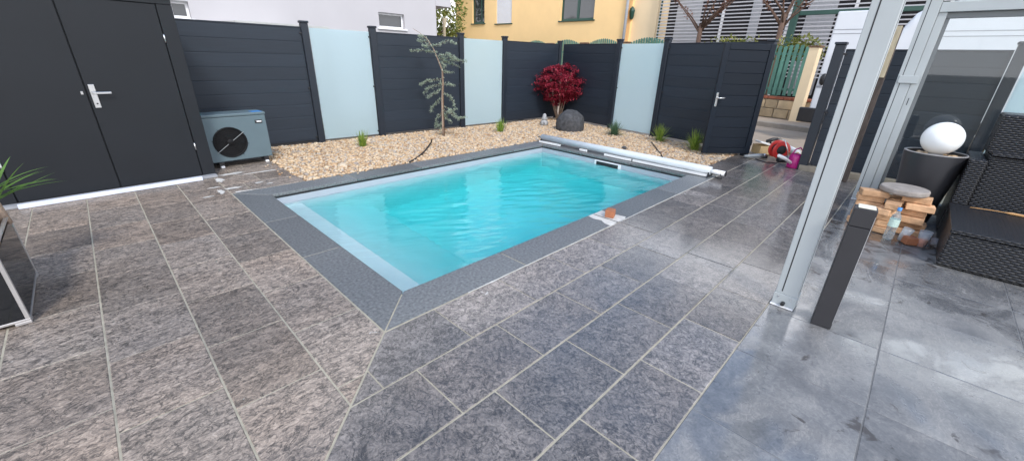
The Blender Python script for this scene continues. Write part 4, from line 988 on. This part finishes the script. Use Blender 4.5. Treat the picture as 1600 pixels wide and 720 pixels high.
s0 = s0+Vector((-.14,-.14,.02)); MB().tube([s0,s0.lerp(s1_,.5),gnd(1240,258,.03)],.026,12).build('tube_wall', M_white, wt, True)
MB().tube([gnd(1240,258,.03), gnd(1240,258,.03)+(gnd(1240,258,.03)-s0).normalized()*.02],.029,12).build('tube_cap', M_grey, wt, True)
r0_, r1_ = gnd(1229,238,.06), gnd(1244,246,.06)
rl = thing('paper_roll', r0_-Vector((0,0,.06)), 'white paper roll lying behind the magenta watering can', 'paper roll')
r0_ += Vector((0,0,.08)); r1_ += Vector((0,0,.08))
MB().tube([r0_,r1_],.06,18).build('roll', M_paper, rl, True); MB().tube([r0_.lerp(r1_,-.03),r0_.lerp(r1_,1.03)],.02,12).build('core', M_card, rl, True)
bx('support_block', M_card, rl, min(r0_.x,r1_.x)-.02,max(r0_.x,r1_.x)+.02,min(r0_.y,r1_.y)-.0,max(r0_.y,r1_.y),.0,.078,.004)
pm = thing('black_pump', gnd(1214,254), 'small black machine with round grille in front of the cable reel', 'machine')
k0 = gnd(1214,254); k1 = k0+e2*.20
MB().tube([k0+Vector((0,0,.055)), k0.lerp(k1,.7)+Vector((0,0,.06))],[.05,.06],14).build('housing', M_black, pm, True)
MB().tube([k0.lerp(k1,.7)+Vector((0,0,.065)), k1+Vector((0,0,.065))],[.064,.06],16).build('motor', M_tool, pm, True)
MB().tube([k0+Vector((-.10,-.02,.008)),k0+Vector((-.2,.1,.008)),k0+Vector((-.12,.25,.008)),k0+Vector((-.02,.35,.008))],.007,6).build('cable', M_rubber, pm, True)

# ================================================================== STREET WALL, PICKET FENCE
TWl = frame2((SW(0),0,0), (.2,1,0))       # local x along the street towards +Y, local y towards the street (our side)
sw_ = thing('street_wall', (SW(1),1,0), 'low sandstone block wall with red brick coping across the street', 'wall')
bx('wall_core', M_mortar, sw_, -12,26,-.22,.10,-.1,.66,.0,TWl)
for row in range(2):
    x = -2.4+row*.2
    while x < 3.4:
        w_ = random.uniform(.36,.50)
        bx('block', M_stone, sw_, x+.012,x+w_-.012,.05,.13+random.uniform(0,.02),.12+row*.27,.12+row*.27+.255,.018,TWl,2); x += w_
x = -2.4
while x < 3.4:
    bx('coping_brick', M_redbrk, sw_, x+.006,x+.224,-.23,.15,.665,.735,.006,TWl); x += .23
bx('coping_run', M_redbrk, sw_, 3.42,26,-.23,.15,.665,.735,.004,TWl)
for yy in (.28,):
    pl = thing('gate_pillar', (SW(yy),yy,0), 'yellow rendered pillar at the end of the green picket fence', 'pillar')
    bx('shaft', M_yhouse2, pl, yy-.10,yy+.16,.151,.36,-.02,2.12,.01,TWl)
    bx('cap', M_brownwd, pl, yy-.13,yy+.19,.13,.385,2.121,2.165,.008,TWl)
gf = thing('picket_fence', (SW(6),6,.74), 'green picket fence with scalloped top on the street wall', 'fence')
for z in (.92,1.92): bx('rail', M_green, gf, .52,22,-.075,-.04,z,z+.07,.004,TWl)
pil = [5.15,7.55,10.0,12.5,15.0]
x = .58; sh_ = {}
while x < 17.2:
    if x > 4.9:
        pc_ = [a for a in pil if a <= x]; a = pc_[-1] if pc_ else 2.7
        nxt = [b for b in pil if b > x]; b = nxt[0] if nxt else a+2.5
        t = (x-a)/(b-a); top = 2.22+.30*math.sin(math.pi*min(1,max(0,t))); pitch = .125; w_ = .085
    else: top = 2.20+.03*math.sin(x*9); pitch = .15; w_ = .095
    m_ = MB(TWl); m_.add([(x,-.035,.78),(x+w_,-.035,.78),(x+w_,-.035,top-.03),(x+w_/2,-.035,top),(x,-.035,top-.03),(x,-.012,.78),(x+w_,-.012,.78),(x+w_,-.012,top-.03),(x+w_/2,-.012,top),(x,-.012,top-.03)],
        [(0,1,2,3,4),(9,8,7,6,5),(0,5,6,1),(1,6,7,2),(2,7,8,3),(3,8,9,4),(4,9,5,0)]); m_.build('picket', M_green, gf); x += pitch
for i, a in enumerate(pil[1:4]):
    pl = thing('fence_pillar', (SW(a),a,0), ['yellow fence pillar with brown cap, nearest the drainpipe','yellow fence pillar with brown cap, in the middle','yellow fence pillar with brown cap, nearest the frosted panel'][i], 'pillar', 'pillars of the scalloped fence')
    bx('shaft', M_yhouse, pl, a-.14,a+.02,.0,.12,.736,2.30,.008,TWl); bx('cap', M_brownwd, pl, a-.32,a+.2,-.03,.15,2.301,2.37,.03,TWl,2)
# climbers on the picket fence
def clump(name, label, cat, cen, ext, n, mt, L, w, seed, stems=3, group=None):
    random.seed(seed); np.random.seed(seed); root = thing(name, (cen[0],cen[1],cen[2]-ext[2]), label, cat, group); ps = []
    while len(ps) < n:
        v = Vector((random.gauss(0,.5),random.gauss(0,.5),random.gauss(0,.5)))
        if v.length > 1.15 or noise.noise(v*2.6+Vector((seed,0,0))) < -.08: continue
        ps.append(Vector(cen)+Vector((v.x*ext[0],v.y*ext[1],v.z*ext[2])))
    for i in range(stems):
        q = random.choice(ps); MB().tube([(cen[0]+random.uniform(-.1,.1),cen[1]+random.uniform(-.2,.2),cen[2]-ext[2]*1.1), tuple(q)],[.02,.006],6).build('stem', M_barkd, root, True)
    leaves(ps, L, w, mt, 'foliage', root, .2, .6); return root
def wpt(y, off, z): q = TWl @ Vector((y, -off, z)); return (q.x, q.y, q.z)
clump('climbing_plant', 'yellow green climber behind the picket fence above the open gate', 'climber', wpt(3.1,.45,2.15), (.3,1.1,.34), 900, M_climb, .13, .035, 41)
clump('climbing_plant', 'bushy yellow green climber beside the yellow gate pillar', 'climber', wpt(1.15,.5,2.1), (.3,.75,.36), 900, M_climb, .13, .04, 42)
clump('climbing_plant', 'sparse climber above the frosted glass panel next to the gate panel', 'climber', wpt(6.6,.5,2.2), (.3,.9,.30), 500, M_climb, .12, .035, 43)
# pollarded trees
def pollard(y, z0, label, seed):
    random.seed(seed); b = TWl @ Vector((y,-1.2,0)); root = thing('pollard_tree', b, label, 'tree', 'pruned trees before the slatted screen')
    MB().tube([b, b+Vector((.03,0,1.4)), b+Vector((0,.03,z0))],[.105,.09,.08],10).build('trunk', M_barkd, root, True); ps = []
    for i in range(9):
        az = random.uniform(0,6.28); t0 = b+Vector((0,0,z0-random.uniform(0,.5))); t1 = t0+Vector((math.cos(az)*.3,math.sin(az)*.45,.5)); t2 = t1+Vector((math.cos(az)*.35,math.sin(az)*.9,.8))
        MB().tube([t0,t1,t2],[.035,.025,.008],7).build('limb', M_barkd, root, True)
        for _ in range(45):
            q = t1.lerp(t2, random.random()); ps.append(q+Vector((random.gauss(0,.06),random.gauss(0,.06),random.gauss(0,.06))))
    np.random.seed(seed); leaves(ps, .10, .03, M_bud, 'crown', root, -.3, .5)
pollard(4.95, 3.0, 'pruned tree trunk in front of the slatted screen, left one', 51)
pollard(2.05, 3.15, 'pruned tree trunk in front of the slatted screen, right one', 52)

# ================================================================== HOUSES
HX = 17.3
yh = thing('yellow_house', (HX+4,14,0), 'yellow rendered house with dark green window frames', 'house')
def wall_open(name, mt, parent, X, y0, y1, z0, z1, holes, th=.3):
    ysx = sorted({y0,y1,*[h[0] for h in holes],*[h[1] for h in holes]}); zsx = sorted({z0,z1,*[h[2] for h in holes],*[h[3] for h in holes]})
    m_ = MB()
    for i in range(len(ysx)-1):
        for q in range(len(zsx)-1):
            cy, cz = (ysx[i]+ysx[i+1])/2, (zsx[q]+zsx[q+1])/2
            if any(h[0] < cy < h[1] and h[2] < cz < h[3] for h in holes): continue
            m_.add([(X,ysx[i],zsx[q]),(X,ysx[i+1],zsx[q]),(X,ysx[i+1],zsx[q+1]),(X,ysx[i],zsx[q+1])], [(3,2,1,0)])
    for h in holes:
        a, b, c_, d = h
        m_.add([(X,a,c_),(X+th,a,c_),(X+th,a,d),(X,a,d)],[(0,1,2,3)]); m_.add([(X,b,c_),(X+th,b,c_),(X+th,b,d),(X,b,d)],[(3,2,1,0)])
        m_.add([(X,a,c_),(X,b,c_),(X+th,b,c_),(X+th,a,c_)],[(0,1,2,3)]); m_.add([(X,a,d),(X,b,d),(X+th,b,d),(X+th,a,d)],[(3,2,1,0)])
    return m_.build(name, mt, parent)
def hw(x0, x1, yb, X=HX):      # window opening from pixels on the facade
    a, b = onx(x1, yb, X), onx(x0, yb, X); return a.y, b.y, (a.z+b.z)/2
w1 = hw(738,757,37); w2 = hw(775,799,37); w3 = hw(875,927,32)
WH = 1.55
holes = [(w1[0],w1[1],w1[2],w1[2]+WH),(w2[0],w2[1],w2[2],w2[2]+WH),(w3[0],w3[1],w3[2],w3[2]+WH)]
yr = onx(979,40,HX).y; yl = onx(712,30,HX).y
wall_open('wall', M_yhouse, yh, HX, yr, yl, -.1, 6.4, holes)
bx('rear_wall', M_yhouse, yh, HX+.35,HX+9,yl-.3,yl,-.1,6.4,0); bx('rear_wall', M_yhouse, yh, HX+.31,HX+9,yr,yr+.3,-.1,6.4,0)
def win(h, casement=True, shutter=False):
    a, b, c_, d = h; X = HX
    wf = bx('window', M_greend, yh, X+.12,X+.18,a,b,c_,c_+.09,.004)
    bx('frame', M_greend, wf, X+.12,X+.18,a,b,d-.09,d,.004); bx('frame', M_greend, wf, X+.12,X+.18,a,a+.09,c_+.091,d-.091,.004); bx('frame', M_greend, wf, X+.12,X+.18,b-.09,b,c_+.091,d-.091,.004)
    if casement: bx('mullion', M_greend, wf, X+.115,X+.185,(a+b)/2-.07 if b-a > 1.5 else a+.36,(a+b)/2+.07 if b-a > 1.5 else a+.44,c_+.091,d-.091,.004)
    bx('sill', M_greend, wf, X-.07,X+.12,a-.08,b+.08,c_-.055,c_-.002,.006)
    if shutter:
        n_ = 26
        for i in range(n_):
            z = c_+.01+i*(d-c_-.02)/n_; bx('shutter_slat', M_shutter, wf, X+.05,X+.075,a+.01,b-.01,z,z+(d-c_-.02)/n_-.006,.004)
    else:
        bx('pane', M_pane, wf, X+.145,X+.155,a+.092,b-.092,c_+.092,d-.092,0)
        bx('curtain', M_curtain, wf, X+.22,X+.24,a+.02+(b-a)*.45,b-.05,c_+.02,d,0); bx('room', M_dark, wf, X+.8,X+.82,a-.4,b+.4,c_-.4,d+.4,0)
win(holes[0]); win(holes[1], False, True); win(holes[2])
MB().prism([(HX-.5,yr-.3),(HX+9.5,yr-.3),(HX+9.5,yl+.4),(HX-.5,yl+.4)],6.4,6.5).build('eaves', M_white, yh)
MB().add([(HX-.5,yr-.3,6.5),(HX+9.5,yr-.3,6.5),(HX+9.5,yl+.4,6.5),(HX-.5,yl+.4,6.5),(HX+4.5,yr+3,9.6),(HX+4.5,yl-3,9.6)],[(0,3,5,4),(2,1,4,5),(0,4,1),(3,2,5)]).build('roof', M_roof, yh)
MB().tube([(HX-.10,yr+.02,.1),(HX-.10,yr+.02,6.4)],.065,12).build('downpipe', M_grey, yh, True)
wl_ = lump('box', (HX-.06,yl-.05,3.05),(.09,.09,.16),M_dark,None,None,1,.02,2,True,False,yh); wl_.name = 'meter_lamp'
ann = thing('house_annexe', (HX+.8,8.0,0), 'yellow rendered wall section right of the drainpipe, lighter shading painted in', 'house')
ay1 = yr-.002; ay0 = onx(1026,30,HX+.45).y
bx('wall', M_yhouse2, ann, HX+.45,HX+4,ay0,ay1,-.1,6.2,0); bx('roof', M_roof, ann, HX+.2,HX+4.2,ay0-.2,ay1,6.202,6.35,0)  # lighter shading of this set-back face is put into the render colour
lq = onx(988,20,HX+.33)
la = thing('wall_lamp', (HX+.42,lq.y,lq.z), 'green lantern fixed to the pale yellow wall', 'lamp')
MB().lathe([(.0001,-.30),(.05,-.29),(.09,-.24),(.12,.02),(.13,.06),(.10,.16),(.03,.24),(.0001,.25)], (HX+.30,lq.y,lq.z), 12).build('lantern', M_greend, la, True)
bx('arm', M_greend, la, HX+.36,HX+.449,lq.y-.03,lq.y+.03,lq.z-.05,lq.z+.05,.004)
# slatted screen in front of a dark glazed house
sx_ = thing('slat_screen', (HX,3.5,0), 'white horizontal slat screen with green posts behind the pruned trees', 'screen')
sy0, sy1 = -7.0, onx(1027,30,HX+.1).y-.06
n_s = 37
for i in range(n_s):
    z = 1.25+i*.128; bx('slat', M_slatw, sx_, HX+.10,HX+.125,sy0,sy1,z,z+.040,.0)
for x_ in (1246,):
    yy = onx(x_,10,HX).y; bx('post', M_greend, sx_, HX-.04,HX+.09,yy-.11,yy+.11,-.05,6.0,.01)
    bx('beam', M_greend, sx_, HX+.0,HX+.09,sy0,yy-.112,3.28,3.42,.01)
for yy in (sy0,sy1-.05): bx('post', M_greend, sx_, HX+.13,HX+.2,yy,yy+.05,-.05,6.0,.0)
dh = thing('glazed_house', (HX+4,1.5,0), 'dark glazed house front behind the white slat screen', 'house')
bx('front', M_dark, dh, HX+1.5,HX+6,-10,ay0-.02,-.1,6.3,0)
for yy, w_ in ((5.9,1.1),(3.5,.35),(1.0,.9),(-.6,.5)): bx('curtain', M_curtain, dh, HX+1.45,HX+1.497,yy,yy+w_,.6,5.6,0)
for yy in (4.9,2.4,.4,-2.0): bx('window_frame', M_white, dh, HX+1.44,HX+1.498,yy,yy+.10,.4,5.8,0)
bx('roof', M_roof, dh, HX+1.2,HX+6.3,-10.2,ay0-.03,6.302,6.6,0)
# white house behind the left fence
wh = thing('white_house', (0,13,0), 'white rendered house behind the board fence at the upper left', 'house')
WY = 9.3
def ony(x, y, Yp):
    d = ray(x, y); return CAM + d*((Yp-CAM.y)/d.y)
def wpx(x0, x1, ytop, ybot):
    a, b = ony(x0,ytop,WY), ony(x1,ybot,WY); return a.x, b.x, b.z, a.z
hA = wpx(591,633,19,46.5); hB = wpx(262,300,0,30)
def wall_open_y(name, mt, parent, Yp, x0, x1, z0, z1, holes, th=.16):
    xs_ = sorted({x0,x1,*[h[0] for h in holes],*[h[1] for h in holes]}); zs_ = sorted({z0,z1,*[h[2] for h in holes],*[h[3] for h in holes]}); m_ = MB()
    for i in range(len(xs_)-1):
        for q in range(len(zs_)-1):
            cx, cz = (xs_[i]+xs_[i+1])/2, (zs_[q]+zs_[q+1])/2
            if any(h[0] < cx < h[1] and h[2] < cz < h[3] for h in holes): continue
            m_.add([(xs_[i],Yp,zs_[q]),(xs_[i+1],Yp,zs_[q]),(xs_[i+1],Yp,zs_[q+1]),(xs_[i],Yp,zs_[q+1])],[(0,1,2,3)])
    for a, b, c_, d in holes:
        m_.add([(a,Yp,c_),(a,Yp+th,c_),(a,Yp+th,d),(a,Yp,d)],[(3,2,1,0)]); m_.add([(b,Yp,c_),(b,Yp+th,c_),(b,Yp+th,d),(b,Yp,d)],[(0,1,2,3)])
        m_.add([(a,Yp,c_),(b,Yp,c_),(b,Yp+th,c_),(a,Yp+th,c_)],[(3,2,1,0)]); m_.add([(a,Yp,d),(b,Yp,d),(b,Yp+th,d),(a,Yp+th,d)],[(0,1,2,3)])
    return m_.build(name, mt, parent)
whx1 = ony(682,40,WY).x
wall_open_y('wall', M_whouse, wh, WY, -9, whx1, -.1, 6.5, [hA, hB])
bx('side_wall', M_whouse, wh, whx1-.3,whx1,WY+.17,WY+8,-.1,6.5,0)
for a, b, c_, d in (hA, hB):
    w_ = bx('window', M_white, wh, a,b,WY+.10,WY+.159,c_,c_+.05,.004)
    bx('frame', M_white, w_, a,b,WY+.10,WY+.159,d-.05,d,.004); bx('frame', M_white, w_, a,a+.05,WY+.10,WY+.159,c_+.051,d-.051,.004); bx('frame', M_white, w_, b-.05,b,WY+.10,WY+.159,c_+.051,d-.051,.004)
    bx('pane', M_pane, w_, a+.051,b-.051,WY+.125,WY+.13,c_+.051,d-.051,0)
    bx('sill', M_white, w_, a-.06,b+.06,WY-.05,WY+.098,c_-.04,c_-.002,.004); bx('room', M_dark, w_, a-.3,b+.3,WY+.6,WY+.62,c_-.3,d+.3,0)
ovz = ony(690,11,WY).z; ovx = ony(704,5,WY).x
bx('overhang', M_whouse, wh, whx1+.002,ovx,WY-.02,WY+8,ovz,6.5,.01)
bx('roof', M_roof, wh, -9.3,ovx+.4,WY-.6,WY+8.5,6.502,6.7,.0)
ct0 = ony(366,31,7.6); ct1 = ony(512,37,7.6)
can_ = thing('canopy_roof', ((ct0.x+ct1.x)/2,8.4,0), 'flat grey lean-to roof edge between fence and white house', 'canopy')
M_can = mat('canopy_sheet', (.42,.42,.40), .6, var=.15)
MB().add([(ct0.x,7.6,ct0.z-.06),(ct1.x,7.6,ct0.z-.06),(ct1.x-.5,9.28,ct0.z-.03),(ct0.x-.3,9.28,ct0.z-.03),(ct0.x,7.6,ct0.z-.02),(ct1.x,7.6,ct0.z-.02),(ct1.x-.5,9.28,ct0.z+.01),(ct0.x-.3,9.28,ct0.z+.01)],
    [(3,2,1,0),(4,5,6,7),(0,1,5,4),(1,2,6,5),(2,3,7,6),(3,0,4,7)]).build('sheet', M_can, can_)
bx('edge_trim', M_can, can_, ct0.x,ct1.x,7.57,7.599,ct0.z-.08,ct0.z-.01,.004)
for x in (ct0.x+.1,ct1.x-.1): bx('support', M_brownwd, can_, x,x+.08,7.66,7.74,-.05,ct0.z-.075,.004)
# trees between the houses
def tree(b, h, r_, label, seed, n=2600, mt=M_tree):
    random.seed(seed); np.random.seed(seed); b = Vector(b); root = thing('garden_tree', b, label, 'tree', 'trees between the houses'); ps = []
    MB().tube([b,b+Vector((.1,.05,h*.35)),b+Vector((0,.1,h*.7))],[.16,.12,.05],9).build('trunk', M_barkd, root, True)
    for i in range(6):
        az = i*1.05; t0 = b+Vector((0,0,h*(.25+.06*i))); MB().tube([t0,t0+Vector((math.cos(az)*r_*.7,math.sin(az)*r_*.7,h*.2))],[.06,.015],6).build('limb', M_barkd, root, True)
    while len(ps) < n:
        v = Vector((random.uniform(-1,1),random.uniform(-1,1),random.uniform(-1,1)))
        if v.length > 1 or noise.noise(v*2.4+Vector((seed,1,0))) < -.02: continue
        ps.append(b+Vector((v.x*r_,v.y*r_,h*.58+v.z*h*.45)))
    leaves(ps, .22, .07, mt, 'crown', root, .2, .6)
tree((14.5,21,-.05), 7.5, 2.6, 'tall green tree in the gap between white and yellow house', 61, 5200)
tree((11.6,16.2,-.05), 4.2, 1.7, 'low green bush tree in the gap between the houses', 62, 3400, M_climb)
pq = ony(694,40,12.5)
tag(MB().tube([(pq.x-.05,12.5,-.05),(pq.x,12.5,2.7),(pq.x+.04,12.5,3.0)],[.07,.06,.10],10).build('garden_post', M_timberL, smooth=True), 'pale post standing in the gap between the houses', 'post')

# ================================================================== VAN
van = thing('white_van', (11.6,-4.2,0), 'white panel van parked behind the fence with a rear door open', 'van')
vx, vw, vy0, vy1 = 10.6, 2.0, -7.0, -1.50
def vanbody():
    prof = []     # rounded section along y end: side outline in (y,z)
    m_ = MB(); pts = [(vy1,.45),(vy1,2.2),(vy1-.05,2.45),(vy1-.16,2.66),(vy1-.36,2.80),(vy1-.7,2.85),(vy0+1.6,2.85),(vy0+1.1,2.7),(vy0+.5,1.75),(vy0,1.5),(vy0-.05,.45)]
    lay = [(vx+.14,.0),(vx+.04,.02),(vx,.09),(vx,.10)]; n_ = len(pts); vs = []
    secs = [(vx+.30,1.0),(vx+.10,.985),(vx+.02,.955),(vx,.90),(vx+vw,.90),(vx+vw-.02,.955),(vx+vw-.10,.985),(vx+vw-.3,1.0)]
    order = [secs[3],secs[2],secs[1],secs[0],secs[7],secs[6],secs[5],secs[4]]
    for X_, s_ in order:
        for (y, z) in pts: vs.append((X_, (y-(vy0+vy1)/2)*(.985+.015*s_)+(vy0+vy1)/2, .45+(z-.45)*s_))
    fs = []
    for a in range(len(order)-1):
        for i in range(n_): fs.append((a*n_+i,(a+1)*n_+i,(a+1)*n_+(i+1)%n_,a*n_+(i+1)%n_))
    fs += [tuple(range(n_)), tuple(range((len(order)-1)*n_, len(order)*n_))[::-1]]
    return m_.add(vs, fs).build('body', M_van, van, bevel=.03, seg=3)
vb = vanbody()
for z in (2.30,2.21): bx('groove', M_grey, vb, vx-.003,vx+.004,vy0+1.8,vy1-.25,z,z+.014,0)
bx('groove', M_van, vb, vx-.004,vx+.004,-2.74,-2.70,.6,2.20,0)
bx('trim', M_black, vb, vx-.02,vx+.003,vy0+.2,vy1-.05,.50,.72,.01)
bx('bumper', M_black, van, vx+.05,vx+vw-.05,vy1+.0,vy1+.12,.40,.72,.03,None,2)
for y in (-2.5,-6.0):
    for x in (vx+.02,vx+vw-.26):
        MB().tube([(x,y,.33),(x+.24,y,.33)],.35,24).build('wheel', M_rubber, van, True)
        MB().tube([(x-.008,y,.33),(x+.248,y,.33)],.2,18).build('rim', M_grey, van, True)
bx('cab_window', M_pane, van, vx-.004,vx+.01,vy0+1.0,vy0+1.9,1.55,2.2,.01)
dr = bx('rear_door', M_van, van, vx-.03,vx+.03,-1.36,-.40,.70,2.72,.025,None,3)
bx('groove', M_grey, dr, vx-.034,vx-.029,-1.34,-.42,2.36,2.375,0); bx('groove', M_grey, dr, vx-.034,vx-.029,-1.34,-.42,2.28,2.295,0)
bx('groove', M_grey, dr, vx-.034,vx-.029,-1.34,-.42,1.46,1.475,0); bx('door_trim', M_grey, dr, vx-.036,vx-.029,-1.36,-.40,1.18,1.22,.0)
lump('door_handle', (vx-.04,-.50,1.36),(.05,.07,.13),M_black,None,None,2,.05,2,True,False,dr)
bx('door_step', M_black, dr, vx-.10,vx+.04,-.75,-.22,.42,.74,.02,None,2)
bx('hinge', M_black, dr, vx-.02,vx+.1,-1.50,-1.36,1.9,2.0,.01); bx('hinge', M_black, dr, vx-.02,vx+.1,-1.50,-1.36,.9,1.0,.01)
